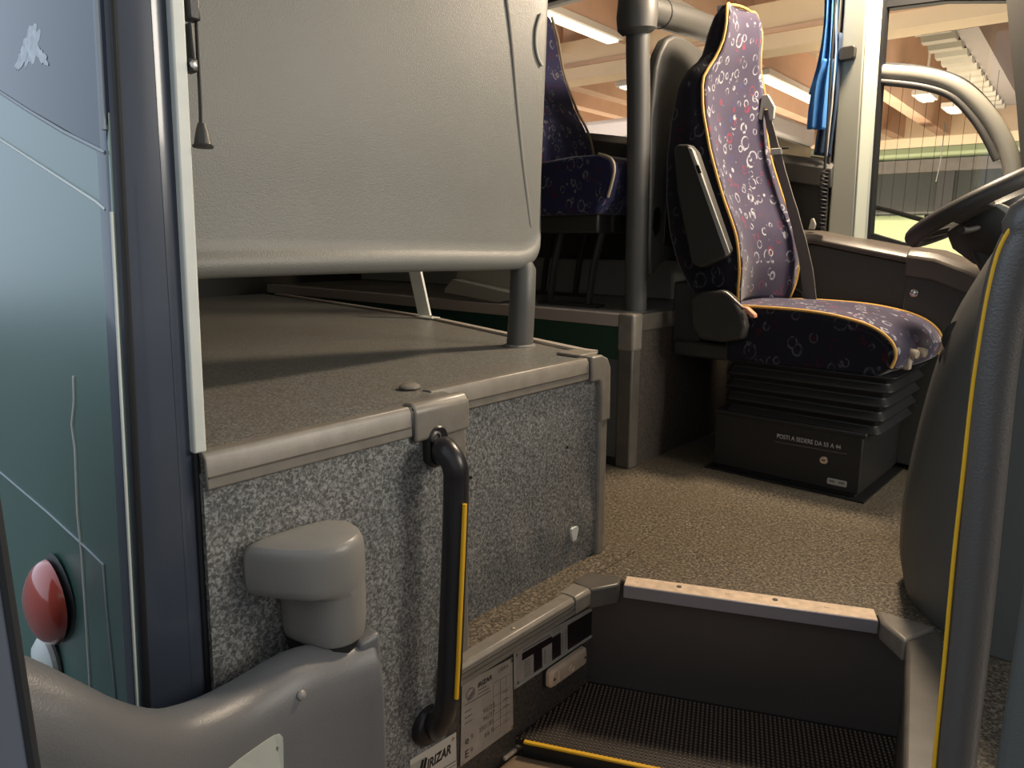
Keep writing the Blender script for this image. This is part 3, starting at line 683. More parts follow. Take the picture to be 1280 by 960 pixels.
obj('cap_gasket', loft([sc(low, .78, .205), sc(low, .82, .225)]), 'rubber', am)
bpy.context.view_layer.update()
pad = P_['padding']
def on_pad(px, py, lift=0.):
    off = Vector(am['_o']); v = ray(px, py).normalized()
    ok, loc, nrm, _ = pad.ray_cast(CAM - off, v)
    assert ok, (px, py)
    return loc + off + nrm * lift, nrm
bp_, bn_ = on_pad(376, 869)
obj('bolt', lathe([(.007, -.004), (.007, .003), (.005, .005), (.001, .006)], bp_, bn_), 'cap', am)
st_ = [on_pad(x, y, .0012)[0] for x, y in ((268, 975), (300, 948), (342, 919), (349, 917), (353, 921), (354, 930), (354, 975))]
sb_ = [on_pad(x, y, -.004)[0] for x, y in ((268, 975), (300, 948), (342, 919), (349, 917), (353, 921), (354, 930), (354, 975))]
tag_o = obj('sticker', hexa(sb_, st_), 'label', am, smooth=False); tag_o['label'] = 'pale green grey sticker'

# ------------------------------------------------------------------ modesty partition in front of the first row
mp_ = thing('modesty_partition', 'large grey moulded partition standing on the speckled podium', 'partition', (-1.323, 1.05, PH))
PX = -1.323
bq_ = [hx(x, y, PX) for x, y in ((250, 349), (400, 343), (540, 339), (610, 338), (650, 337))]
bot = smooth_path([(PX, .40, bq_[0].z - .01)] + bq_, 4)
# panel outline
def pcol(y, zb, zt, k=1.):
    th = .034 * k
    xs = PX - .017
    sec = [(-.017, .022), (-.014, .010), (-.003, .001), (.011, -.002), (.023, .002), (.031, .012), (.033, .026), (.029, .040), (.021, .052), (.017, .068)]
    r = [(xs + a * k, y, zb + c) for a, c in sec]
    r += [(xs + .017 * k, y, zt), (xs + .010 * k, y, zt + .012), (xs - .010 * k, y, zt + .012), (xs - .017 * k, y, zt)]
    return r
cols = [pcol(p.y, p.z, 1.58) for p in bot]
zq = bot[-1].z; yq = bot[-1].y
cols += [pcol(yq + .03, zq + .004, 1.58), pcol(yq + .062, zq + .018, 1.575, .95), pcol(yq + .082, zq + .042, 1.57, .78), pcol(yq + .092, zq + .070, 1.56, .4)]
# the upper right border leans outwards
V_, F_ = loft(cols)
for p in V_:
    if p.y > 1.2: p.y += (p.z - .86) * .055 * min(1, (p.y - 1.2) / .3)
obj('panel', (V_, F_), 'part', mp_, angle=60, sub=1)
ri = [hx(x, y, PX + .001) for x, y in ((628, -30), (634, 0), (641, 60), (647, 130), (654, 200), (660, 250), (664, 285))]
obj('groove', tube(smooth_path(ri, 4), [.006] * 24 + [.003], 8, flat=.35, up=(1, 0, 0)), mat('groove', (.16, .155, .14), .6), mp_)
gi = [hx(x, y, PX + .002) for x, y in ((676, 18), (671, 35), (670, 55), (673, 72), (678, 82))]
obj('grip_recess', tube(smooth_path(gi, 4), .005, 8, flat=.5, up=(1, 0, 0)), mat('recess', (.28, .275, .25), .5), mp_)
lf = hz(654, 432, PH)
obj('leg', tube([(PX - .012, 1.515, PH - .001), (PX - .012, 1.525, .66), (PX - .012, 1.530, .76), (PX - .014, 1.532, .79)], [.038, .037, .036, .02], 18), 'tube', mp_)
obj('leg', tube([(PX - .012, .47, PH - .001), (PX - .012, .47, .70), (PX - .012, .47, .8)], .032, 18), 'tube', mp_)
obj('foot_ring', lathe([(.045, 0), (.045, .004), (.038, .007)], (PX - .012, 1.515, PH)), 'cap', mp_)

# pull cord on the white profile
pcd = thing('pull_cord', 'black blind cord with a conical pull beside the white door profile', 'cord', tuple(hx(252, 180, -1.0)))
k0, k1, k2, k3 = hx(243, -30, -.995), hx(246, 40, -.995), hx(250, 120, -.995), hx(251, 156, -.995)
obj('cord', tube(smooth_path([k0, k1, k2, k3], 4), .0026, 8), 'rubber', pcd)
tp = hx(252, 154, -.995); tq = hx(254, 185, -.995)
obj('pull', tube([tp, tp.lerp(tq, .3), tp.lerp(tq, .85), tp.lerp(tq, .9), tq], [.005, .008, .0115, .014, .013], 14), 'shell', pcd)
g0 = hx(239, 45, -.99)
brk = thing('cord_bracket', 'dark metal cord bracket screwed to the white door profile', 'bracket', tuple(g0))
for nm, ya, yb_, x0_, x1_ in (('upper_hook', -10, 28, 231, 249), ('plate', 28, 88, 234, 243), ('lower_hook', 72, 92, 233, 246)):
    a = hx(x0_, ya, -.992); b2 = hx(x1_, yb_, -.992)
    obj(nm, box(-1.005, -.985, a.y, b2.y, min(a.z, b2.z), max(a.z, b2.z)), 'shell', brk, bevel=.003)
sr = hx(241, 81, -.985); obj('screw', lathe([(.005, 0), (.005, .003), (.001, .004)], sr, (1, 0, 0)), 'chrome', brk)

# ------------------------------------------------------------------ handrail on the podium panel
hr = thing('handrail', 'black handrail with a yellow strip bolted to the speckled front panel', 'handrail', tuple(hx(560, 740, XL)))
HXX = -.905
top_w = hx(541, 563, XL); bot_w = hx(534, 905, XL)
ptsr = [top_w, top_w + Vector((.03, .006, 0)), hx(556, 562, -.93), hx(568, 582, HXX), hx(570, 615, HXX), hx(566, 740, HXX), hx(561, 855, HXX), hx(556, 890, HXX - .015), hx(548, 903, -.94), bot_w + Vector((.02, .004, 0)), bot_w]
obj('tube', tube(smooth_path(ptsr, 6), .0235, 18), 'blacktube', hr)
obj('mount_pad', loft([[(XL + dx, top_w.y + a * s, top_w.z + .012 + b2 * s) for a, b2 in rrect(.026, .042, .024, 6)] for dx, s in ((0, 1), (.012, 1), (.018, .85))]), 'blacktube', hr)
obj('bolt', lathe([(.012, 0), (.012, .006), (.008, .008), (.007, .004), (.001, .004)], hx(543, 546, XL + .016), (1, 0, 0)), 'railtube', P_['mount_pad'])
obj('mount_pad', lathe([(.042, 0), (.040, .012), (.032, .020), (.02, .022)], bot_w, (1, 0, 0)), 'blacktube', hr)
ys = [hx(x, y, HXX + .026) for x, y in ((581, 630), (576.5, 740), (573, 820), (570.5, 873))]
obj('yellow_strip', tube(ys, .0044, 8), 'yellow', hr)

# ------------------------------------------------------------------ plates and courtesy lamp on the step wall
PXW = XL + .002
def plate_frame(c):
    tl, trr, brr, bl = [hx(x, y, PXW) for x, y in c]
    return tl, trr, brr, bl
def onp(fr, u, v, dx=.0012):
    tl, trr, brr, bl = fr
    a = tl.lerp(trr, u); b2 = bl.lerp(brr, u); p = a.lerp(b2, v); return Vector((PXW + dx, p.y, p.z))
def quad(fr, u0, v0, u1, v1, dx=.0012, t=.0006):
    ps = [onp(fr, u0, v0, dx), onp(fr, u1, v0, dx), onp(fr, u1, v1, dx), onp(fr, u0, v1, dx)]
    return hexa([p for p in ps], [p + Vector((t, 0, 0)) for p in ps])
def mk_plate(name, label, c, m, screws):
    fr = plate_frame(c); t = thing(name, label, 'plate', tuple(fr[3]))
    obj('sheet', quad(fr, 0, 0, 1, 1, 0, .0014), m, t)
    for u, v in screws: obj('screw', lathe([(.0042, 0), (.004, .002), (.001, .003)], onp(fr, u, v), (1, 0, 0), 12), 'chrome', t)
    return t, fr
def plett(t, fr, body, u, v, size, m='ink', bold=0., shear=0., width=1., nm='lettering'):
    p = onp(fr, u, v, .0016); tl, trr, brr, bl = fr
    return lettering(nm, body, p, (0, 1, 0), (0, 0, 1), size, m, t, bold, shear, width=width)
t2, f2 = mk_plate('maker_plate', 'large metal data plate with approval numbers beside the black handrail', ((577, 855), (640, 822), (641, 910), (575, 958)), 'plate', ((.97, .03), (.97, .96), (.05, .97)))
hgt = f2[0].z - f2[3].z; wid = f2[1].y - f2[0].y
plett(t2, f2, 'IRIZAR', .29, .125, .0145, bold=.0004, shear=.2)
plett(t2, f2, 'OBRA', .70, .085, .0125, m='inkgrey')
obj('emblem', torus(onp(f2, .16, .17, .0016), (1, 0, 0), .0125, .0011, 24, 6), 'inkgrey', t2)
obj('emblem_stroke', join(*[rod(onp(f2, .11, .21 + k, .0018), onp(f2, .22, .14 + k, .0018), .001, 6) for k in (0, .02, .04)]), 'inkgrey', t2)
plett(t2, f2, '95/28', .40, .50, .0165, m='inkgrey'); plett(t2, f2, '96/37', .40, .60, .0165, m='inkgrey'); plett(t2, f2, '2001/85', .33, .71, .0165, m='inkgrey', width=.85); plett(t2, f2, '66 R', .43, .82, .0165, m='inkgrey')
plett(t2, f2, 'e', .07, .73, .026, m='ink'); plett(t2, f2, '9', .17, .72, .018, m='inkgrey'); plett(t2, f2, 'E', .07, .90, .026, m='ink'); plett(t2, f2, '9', .17, .89, .018, m='inkgrey')
ln = []
for u0, v, u1 in ((.30, .18, .47), (.30, .225, .52), (.06, .27, .55), (.06, .36, .18), (.06, .43, .2), (.06, .50, .2), (.80, .40, .9), (.80, .50, .9), (.8, .6, .9)):
    ln.append(quad(f2, u0, v, u1, v + .012))
for v in (.20, .38, .52, .62, .72, .82): ln.append(quad(f2, .60, v, .95, v + .005))
for u in (.60, .74, .86): ln.append(quad(f2, u, .2, u + .006, .85))
obj('print_lines', join(*ln), 'inkgrey', t2)
t1_, f1 = mk_plate('maker_plate', 'small white plate with a dark badge below the handrail foot', ((512, 950), (569.5, 915), (570.5, 972), (512, 1007)), 'platewhite', ((.92, .1),))
plett(t1_, f1, 'IRIZAR', .34, .34, .030, bold=.0010, shear=.25, width=.72)
obj('emblem', quad(f1, .0, .12, .32, .8, .0012), 'frame', t1_)
obj('emblem_stroke', join(*[rod(onp(f1, .12 + k, .8, .002), onp(f1, .26 + k, .15, .002), .003, 6) for k in (0, .07)]), 'ink', t1_)
obj('print_lines', join(quad(f1, .36, .60, .98, .62), quad(f1, .36, .68, .98, .695)), 'inkgrey', t1_)
obj('data_fields', join(quad(f1, .45, .74, .88, .90), quad(f1, .45, .95, .88, 1.0)), 'ink', t1_)
t3, f3 = mk_plate('maker_plate', 'long framed data plate with black fields above the courtesy lamp', ((642, 814), (750.5, 752), (751, 787), (642.5, 860)), 'plate', ((.02, .13), (.03, .9), (.98, .85)))
obj('data_fields', join(quad(f3, .08, .18, .40, .38), quad(f3, .20, .38, .29, .93), quad(f3, .40, .24, .50, .93), quad(f3, .58, .14, .96, .93)), mat('plate black', (.02, .013, .015), .3), t3)
ln = [quad(f3, .09, .1, .38, .13)] + [quad(f3, .10, .45 + .07 * k, .17, .47 + .07 * k) for k in range(7)] + [quad(f3, .31, .47 + .06 * k, .33, .49 + .06 * k) for k in range(7)] + [quad(f3, .51, .3 + .06 * k, .53, .32 + .06 * k) for k in range(10)] + [quad(f3, .545, .25 + .07 * k, .575, .27 + .07 * k) for k in range(9)]
ln += [quad(f3, .41, .06 + .07 * k, .49, .075 + .07 * k) for k in range(3)]
obj('print_lines', join(*ln), 'inkgrey', t3)
obj('frame', join(quad(f3, -.005, -.03, 1.005, .02, .001, .003), quad(f3, -.005, .97, 1.005, 1.02, .001, .003), quad(f3, -.008, -.03, .012, 1.02, .001, .003), quad(f3, .988, -.03, 1.008, 1.02, .001, .003)), 'frame', t3, bevel=.0008)
clm = thing('courtesy_lamp', 'oblong clear courtesy lamp on the step side wall', 'lamp', tuple(hx(711, 836, XL)))
cl_a, cl_b = hx(687, 851, XL + .02), hx(734, 819, XL + .02); lc2 = (cl_a + cl_b) / 2; hw = (cl_b.y - cl_a.y) / 2
tilt = (cl_b.z - cl_a.z) / (cl_b.y - cl_a.y)
def lampring(dx, w_, h_, r_): return [(XL + dx, lc2.y + a, lc2.z + tilt * 0 + b2) for a, b2 in rrect(w_, h_, r_, 6)]
obj('base', loft([lampring(0, hw + .003, .027, .012), lampring(.008, hw + .003, .027, .012)]), 'dashlow', clm)
obj('lens', loft([lampring(.008, hw, .0245, .012), lampring(.018, hw - .001, .0235, .012), lampring(.024, hw - .008, .018, .010)]), 'lens', clm, bevel=.001)
obj('lens_panel', loft([lampring(.024, hw - .028, .015, .004), lampring(.026, hw - .03, .014, .004)]), 'lens', clm)
obj('bulb', torus((XL + .0262, lc2.y + .003, lc2.z), (1, 0, 0), .009, .002, 20, 6), 'lens', clm)
for s in (-1, 1): obj('screw', lathe([(.004, 0), (.004, .002), (.001, .003)], (XL + .0225, lc2.y + s * (hw - .014), lc2.z), (1, 0, 0), 12), 'chrome', clm)

# ================================================================== DRIVER SEAT
SY0, SY1 = 2.43, 2.85; SYC = (SY0 + SY1) / 2
ds = thing('driver_chair', 'driver seat in purple ring-patterned fabric with gold piping on a black box', 'seat', (-.9, SYC, 0))
# backrest: (z, front x, back x, half width)
BR = [(.60, -1.135, -1.30, .165), (.66, -1.125, -1.34, .19), (.75, -1.118, -1.39, .20), (.86, -1.140, -1.43, .20), (.99, -1.200, -1.452, .198), (1.14, -1.258, -1.46, .193), (1.28, -1.298, -1.452, .186),
      (1.37, -1.312, -1.44, .180), (1.425, -1.312, -1.425, .168), (1.46, -1.30, -1.40, .138), (1.50, -1.288, -1.385, .118), (1.56, -1.278, -1.375, .113), (1.615, -1.280, -1.36, .104), (1.648, -1.292, -1.345, .088)]
def shx(x, y, z): return x + (y - 2.46) * (.14 + .06 * math.exp(-((z - 1.36) / .12) ** 2))
def dish(s, z): return (.060 if z < 1.1 else .060 - .042 * min(1, (z - 1.1) / .33)) * (1 - abs(s) ** 1.7)
def brs(z):
    for a, b2 in zip(BR, BR[1:]):
        if a[0] <= z <= b2[0]:
            t = (z - a[0]) / (b2[0] - a[0]); return [a[i] + (b2[i] - a[i]) * t for i in range(4)]
    return list(BR[-1] if z > 1 else BR[0])
def backring(z, fx, bx, hw_):
    d_ = .028 if z < 1.42 else .012
    pts = []
    N_ = 10
    for i in range(N_ + 1):            # front face, dished between the bolsters
        s = -1 + 2 * i / N_
        pts.append((fx - dish(s, z), SYC + hw_ * s, z))
    pts += [(fx - .03, SYC + hw_ + .012, z), (bx + .04, SYC + hw_ + .006, z), (bx + .008, SYC + hw_ - .03, z), (bx, SYC, z), (bx + .008, SYC - hw_ + .03, z), (bx + .04, SYC - hw_ - .006, z), (fx - .03, SYC - hw_ - .012, z)]
    return [(shx(a, b2, c), b2, c) for a, b2, c in pts]
zs = [.60 + (1.648 - .60) * i / 34 for i in range(35)]
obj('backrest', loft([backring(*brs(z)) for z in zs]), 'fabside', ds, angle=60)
V, Fq = [], []
NW = 14
for z in zs:
    z_, fx, bx, hw_ = brs(z); d_ = .028 if z < 1.42 else .012
    for i in range(NW + 1):
        s = (-1 + 2 * i / NW) * .97
        V.append((shx(fx - dish(s, z) + .0045, SYC + hw_ * s, z), SYC + hw_ * s, z))
for i in range(len(zs) - 1):
    for j in range(NW):
        a = i * (NW + 1) + j; Fq.append([a, a + 1, a + NW + 2, a + NW + 1])
solid(obj('backrest_cover', (V, Fq), 'fab', P_['backrest']), .006)
pp_ = [(brs(z)[1] + .003, SYC - brs(z)[3] - .003, z) for z in zs] 
pq_ = [(brs(z)[1] + .003, SYC + brs(z)[3] + .003, z) for z in zs]
zt = zs[-1]; topx = brs(zt)[1]
arc = [(topx - .002, SYC - .088 + .176 * i / 8, zt + .010 * sin(pi * i / 8)) for i in range(1, 8)]
obj('backrest_piping', tube(smooth_path([(shx(a, b2, c), b2, c) for a, b2, c in pp_[::2] + arc + pq_[::-2]], 2), .0052, 8), 'pipe', P_['backrest'])
# cushion
cs = [(-1.15, .600), (-1.0, .603), (-.84, .598), (-.72, .580), (-.65, .556), (-.605, .52), (-.59, .48), (-.60, .44), (-.64, .41), (-1.15, .40)]
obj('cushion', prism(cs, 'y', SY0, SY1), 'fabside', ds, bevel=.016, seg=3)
cg_ = lambda x, y: x + (y - 2.46) * .10
for o_ in (P_['cushion'],):
    for v_ in o_.data.vertices: v_.co.x = cg_(v_.co.x, v_.co.y + o_['_o'][1])
ct = smooth_path([(x, 0, z + .004) for x, z in cs[:8]], 4)
rows = []
for i_, p in enumerate(ct):
    tg = (ct[min(i_ + 1, len(ct) - 1)] - ct[max(i_ - 1, 0)]).normalized(); nx_, nz_ = -tg.z, tg.x
    row = []
    for j in range(17):
        y = SY0 + .012 + (SY1 - SY0 - .024) * j / 16; b2 = .003 + .012 * sin(pi * j / 16) ** .8
        row.append((cg_(p.x + nx_ * b2, y), y, p.z + nz_ * b2))
    rows.append(row)
V = [p for r in rows for p in r]; Fq = [[i * 17 + j, i * 17 + j + 1, (i + 1) * 17 + j + 1, (i + 1) * 17 + j] for i in range(len(ct) - 1) for j in range(16)]
solid(obj('cushion_cover', (V, Fq), 'fab', P_['cushion']), .006)
obj('cushion_piping', tube([(cg_(p.x + .002, SY0), SY0 + .006, p.z + .002) for p in ct], .0052, 8), 'pipe', P_['cushion'])
obj('cushion_piping', tube([(cg_(p.x + .002, SY1), SY1 - .006, p.z + .002) for p in ct], .0052, 8), 'pipe', P_['cushion'])
for s_, dx in ((0, 0), (.03, .006)):
    kq = hy(1131, 440, 2.53)
    obj('knob', lathe([(.012, -.02), (.015, 0), (.017, .014), (.012, .022), (.002, .024)], (-.572 + dx * 2, 2.535 + s_ * 1.6, .485 - s_ * .0), (1, -.3, -.2), 14), 'knob', ds)
obj('knob_stem', box(-.592, -.567, 2.52, 2.545, .43, .485), 'knob', ds, bevel=.006)
# suspension bellows
def rect(x0, x1, y0, y1, z, r=.03):
    cx0, cy0 = (x0 + x1) / 2, (y0 + y1) / 2
    return [(cx0 + a, cy0 + b2, z) for a, b2 in rrect((x1 - x0) / 2, (y1 - y0) / 2, r, 4)]
bl = []
for i in range(9):
    e = .0 if i % 2 else .020; z = .225 + .19 * i / 8
    bl.append(rect(-1.14 - e * .5, -.63 + e + .03 * i / 8, SY0 + .016 - e, SY1 - .016 + e, z, .03))
obj('bellows', loft(bl), 'bellows', ds, bevel=.004, seg=2)
# box with cover plate, lettering, lock, badge
obj('base_box', join(box(-1.167, -.654, 2.417, 2.86, .018, .222), box(-1.155, -.665, 2.43, 2.85, 0, .02)), 'black', ds, bevel=.005)
obj('box_lid', box(-1.172, -.645, 2.412, 2.865, .212, .228), 'bellows', ds, bevel=.004)
obj('floor_flange', box(-1.19, -.63, 2.40, 2.88, 0, .006), 'black', ds)
bx_f = 2.4165
p0 = hy(971, 545, bx_f); p1 = hy(1059, 561, bx_f)
lettering('lettering', 'POSTI A SEDERE DA 55 A 44', (p0.x, bx_f - .0006, (p0.z + p1.z) / 2), (1, 0, (p1.z - p0.z) / (p1.x - p0.x)), (0, 0, 1), .0215, 'white', P_['base_box'], width=(p1.x - p0.x) / .296)
obj('tape_edge', rod((p0.x - .005, bx_f - .001, p0.z - .021), (p1.x, bx_f - .001, p1.z - .018), .0011, 6), 'inkgrey', P_['base_box'])
kl = hy(1030, 575, bx_f)
obj('lock', lathe([(.014, 0), (.014, .004), (.012, .006), (.001, .006)], kl, (0, -1, 0), 20), 'chrome', ds)
obj('keyhole', box(kl.x - .006, kl.x + .006, kl.y - .0072, kl.y - .005, kl.z - .001, kl.z + .002), 'ink', P_['lock'])
kb = hy(1046, 603, bx_f)
obj('badge', prism([(kb.x + a, kb.z + b2) for a, b2 in rrect(.031, .0105, .004)], 'y', bx_f - .003, bx_f + .001), 'beltgrey', ds, bevel=.001)
obj('badge_mark', join(box(kb.x - .024, kb.x - .006, bx_f - .0036, bx_f - .002, kb.z - .001, kb.z + .005), box(kb.x + .006, kb.x + .025, bx_f - .0036, bx_f - .002, kb.z - .001, kb.z + .005)), 'inkgrey', P_['badge'])
# armrest folded up beside the backrest
aa = [hy(x, y, 2.39) for x, y in ((846, 186), (851, 181), (864, 181), (872, 190), (914, 312), (910, 321), (880, 335), (868, 330), (850, 240))]
obj('armrest', prism([(p.x, p.z) for p in aa], 'y', 2.365, 2.412), 'shell', ds, bevel=.008, seg=3)
ae = [hy(x, y, 2.364) for x, y in ((860, 184), (866, 186), (913, 316), (908, 320))]
obj('armrest_trim', prism([(p.x, p.z) for p in ae], 'y', 2.359, 2.366), 'beltgrey', P_['armrest'], bevel=.002)
av = [hy(x, y, 2.359) for x, y in ((864, 190), (867, 190), (873, 206), (870, 208))]
obj('armrest_button', prism([(p.x, p.z) for p in av], 'y', 2.356, 2.360), 'white', P_['armrest'])
av = [hy(x, y, 2.358) for x, y in ((869, 206), (873, 206), (877, 216), (873, 217))]
obj('armrest_slot', prism([(p.x, p.z) for p in av], 'y', 2.356, 2.360), 'black', P_['armrest'])
obj('armrest_pivot', lathe([(.03, 0), (.03, .03)], (hy(880, 322, 2.41).x, 2.41, hy(880, 322, 2.41).z), (0, 1, 0)), 'shell', P_['armrest'])
# recliner cover
rc = [hy(x, y, 2.40) for x, y in ((864, 372), (880, 364), (906, 362), (918, 372), (930, 392), (934, 408), (930, 424), (905, 428), (876, 424), (866, 408))]
obj('recliner_cover', prism([(p.x, p.z) for p in rc], 'y', 2.385, 2.43), 'shell', ds, bevel=.012, seg=4)
lv = [hy(x, y, 2.384) for x, y in ((907, 366), (912, 370), (929, 386))]
obj('recliner_lever', tube(lv, .006, 8), 'ledge', P_['recliner_cover'])
bu = [hy(x, y, 2.38) for x, y in ((927, 383), (934, 384), (944, 393), (944, 398), (938, 396))]
obj('buckle', prism([(p.x, p.z) for p in bu], 'y', 2.375, 2.40), 'buckle', ds, bevel=.004)
obj('seat_frame', join(box(-1.38, -.95, SY0 + .03, SY1 - .03, .40, .46), box(-1.40, -1.28, SY0 + .05, SY1 - .05, .42, .68)), 'shell', ds, bevel=.01)
# belt: guide on the shoulder, webbing, clip, end bracket
gd = [hy(x, y, 2.80) for x, y in ((943, 150), (948, 120), (955, 119), (964, 135), (962, 150), (957, 152), (955, 138), (950, 136), (947, 151))]
obj('belt_guide', prism([(p.x + .02, p.z) for p in gd], 'y', 2.785, 2.80), 'beltgrey', ds, bevel=.003)
bpth = [hy(x, y, 2.80) for x, y in ((953, 138), (958, 160), (966, 190), (975, 225), (985, 260), (995, 298), (1003, 335), (1008, 378))]
bpth = [p + Vector((.015, 0, 0)) for p in bpth]
bw = [Vector((.020, -.010, 0)) * k for k in (.7, .85, .95, 1.05, 1.2, 1.35, 1.45, 1.5)]
obj('belt_webbing', ribbon(smooth_path(bpth, 3), [bw[min(7, i // 3)] for i in range(22)], .003), 'belt', ds)
bc = bpth[2]; obj('belt_clip', box(bc.x - .02, bc.x + .024, 2.785, 2.80, bc.z - .012, bc.z + .012), 'beltgrey', ds, bevel=.003)
obj('clip_tongue', box(bc.x + .01, bc.x + .05, 2.786, 2.795, bc.z + .006, bc.z + .013), 'ink', ds, bevel=.002)
bz = hy(1003, 372, 2.87); obj('belt_anchor', tube([bz + Vector((-.03, 0, .03)), bz + Vector((-.005, 0, .02)), bz], .006, 8), 'black', ds)

# ------------------------------------------------------------------ partition behind the driver
p2 = thing('driver_partition', 'dark grey driver partition with a tubular post and looped grip', 'partition', (-1.5, 2.5, PHL))
DX = -1.50
po = [(DX, 2.375, PHL - .001), (DX, 2.37, .75), (DX, 2.365, 1.0), (DX, 2.35, 1.3), (DX, 2.335, 1.46), (DX, 2.325, 1.60)]
obj('post', tube(smooth_path(po, 4), .042, 18), 'tube', p2)
obj('elbow', tube([(DX, 2.325, 1.545), (DX, 2.322, 1.56), (DX, 2.32, 1.60), (DX, 2.325, 1.66), (DX, 2.34, 1.70)], [.05, .068, .072, .070, .045], 18), 'tube', p2)
obj('top_tube', tube([(DX, 2.32, 1.635), (DX, 2.5, 1.645), (DX, 2.75, 1.66), (DX, 2.97, 1.67)], .050, 18), 'tube', p2)
obj('top_tube_sleeve', tube([(DX, 2.47, 1.643), (DX, 2.476, 1.6435)], .0515, 18), 'black', p2)
pn = [hx(x, y, DX) for x, y in ((815, 84), (820, 66), (828, 50), (838, 44), (850, 47), (868, 60), (890, 75), (890, 330), (840, 318), (822, 330), (808, 345), (806, 300), (808, 150))]
obj('panel', prism([(p.y, p.z) for p in pn], 'x', DX - .025, DX + .02), 'tube', p2, bevel=.012, seg=4)
so = [hx(x, y, DX + .021) for x, y in ((818, 262), (823, 258), (826, 268), (824, 288), (819, 296), (816, 285))]
obj('grip_slot', prism([(p.y, p.z) for p in so], 'x', DX + .018, DX + .0225), 'black', p2)
so = [hx(x, y, DX + .021) for x, y in ((834, 215), (837, 215), (842, 300), (838, 308), (828, 305))]
obj('panel_rib', prism([(p.y, p.z) for p in so], 'x', DX + .018, DX + .028), 'shell', p2, bevel=.003)

# ------------------------------------------------------------------ passenger seats behind the driver
def passenger_seat(label, y0, y1, dx, piping):
    t = thing('passenger_seat', label, 'seat', (-2.0 + dx, (y0 + y1) / 2, PHL), 'blue passenger seats behind the driver')
    bprof = [(lambda p: (p.x, p.z))(hy(a, b2, 2.62)) for a, b2 in ((744, 205), (742, 192), (735, 165), (720, 135), (705, 90), (698, 50), (690, 22))]
    bprof = [(bprof[0][0] + .02, bprof[0][1] - .09)] + bprof + [(bprof[-1][0] - .05, bprof[-1][1] + .03), (bprof[-1][0] - .10, bprof[-1][1]), (bprof[-1][0] - .11, 1.5), (bprof[2][0] - .17, 1.2), (bprof[0][0] - .2, 1.02)]
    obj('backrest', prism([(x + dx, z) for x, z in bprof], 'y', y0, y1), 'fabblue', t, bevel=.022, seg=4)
    obj('backrest_piping', tube(smooth_path([(x + dx + .002, y1 - .004, z) for x, z in bprof[1:8]], 4), .0055, 8), piping, t)
    cpf = [(-2.12, 1.12), (-1.75, 1.148), (-1.62, 1.146), (-1.565, 1.125), (-1.55, 1.08), (-1.575, .99), (-1.62, .93), (-2.12, .93)]
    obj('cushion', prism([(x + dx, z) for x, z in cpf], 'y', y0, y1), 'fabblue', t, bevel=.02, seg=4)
    obj('cushion_piping', tube(smooth_path([(x + dx + .004, y0 + .003, z) for x, z in cpf[2:6]], 4), .006, 8), piping, t)
    obj('seat_frame', join(box(-1.95 + dx, -1.64 + dx, y0 + .04, y1 - .04, .86, .935)), 'shell', t, bevel=.008)
    for xx in (-1.70, -1.90):
        obj('leg', tube([(xx + dx + .05, y0 + .09, .88), (xx + dx, y0 + .10, .72), (xx + dx - .02, y0 + .10, PHL)], .014, 8), 'shell', t)
    obj('foot', box(-1.96 + dx, -1.66 + dx, y0 + .07, y0 + .13, PHL, PHL + .012), 'shell', t)
    return t
passenger_seat('blue ring-patterned passenger seat on the aisle side behind the driver partition', 2.27, 2.62, 0., 'pipepale')
passenger_seat('blue ring-patterned passenger seat next to the window behind the driver', 2.66, 2.97, -.36, 'pipe')

# ------------------------------------------------------------------ dashboard, wheel, front handrail
db = thing('dashboard', 'large dark plastic dashboard flank behind the yellow striped rail', 'dashboard', (0., 1.8, 0))
dpts = [(1290, 262), (1262, 288), (1245, 310), (1225, 340), (1190, 400), (1165, 470), (1146, 540), (1133, 600), (1126, 650), (1125, 695), (1134, 725), (1148, 748)]
dc = [hy(x, y, 1.92) for x, y in dpts]
prof = [(p.x, p.z) for p in smooth_path(dc, 3)]
lowz = min(z for x, z in prof)
prof = [(x, max(z, .002)) for x, z in prof]
clo = [(.9, .002), (.9, .99), (.05, .99)]
def pr_at(y, inset):
    out_ = []
    for x, z in prof: out_.append((x + inset * (.9 + .5 * (1 - min(1, z / .6))), y, z - (inset * .4 if z > .3 else 0)))
    return out_ + [(a, y, b2) for a, b2 in clo]
obj('flank', loft([pr_at(1.66, .145), pr_at(1.68, .11), pr_at(1.72, .07), pr_at(1.79, .03), pr_at(1.92, .0), pr_at(2.06, .012), pr_at(2.25, .10)]), 'dash', db, angle=50)
for (cx, cy, rx, rz) in ((1197, 420, .034, .026), (1187, 446, .024, .018)):
    c = hy(cx, cy, 1.80)
    obj('button_rim', loft([[(c.x + rx * s * cos(a) * .8 + .25 * rz * s * sin(a), 1.815 - dep, c.z + rz * s * sin(a) * 1.3) for a in [2 * pi * j / 20 for j in range(20)]] for s, dep in ((1.15, -.02), (1.1, .01), (.85, .016), (.2, .018))]), 'dashlow', db)
obj('top_cover', loft([[(x, y, z - .02), (x, y, z), (x + .2, y, z + .03), (x + .9, y, z + .03), (x + .9, y, z - .02)] for y, x, z in ((1.75, -.05, .965), (2.0, -.12, .99), (2.3, -.08, 1.0))]), 'dashlow', db, bevel=.01)
obj('pod_edge', prism([(p.x, p.z) for p in [hy(x, y, 2.2) for x, y in ((1243, 256), (1250, 254), (1290, 272), (1290, 290))]], 'y', 2.18, 2.24), 'frame', db, bevel=.003)
sw = thing('steering_wheel', 'black steering wheel seen edge-on in front of the arched window', 'steering wheel', (-.43, 2.63, .7))
ax_ = Vector((-.5, 0, .866)); wc = Vector((-.435, 2.63, .945))
obj('rim', torus(wc, ax_, .212, .023, 56, 14, flat=1.15), 'shell', sw)
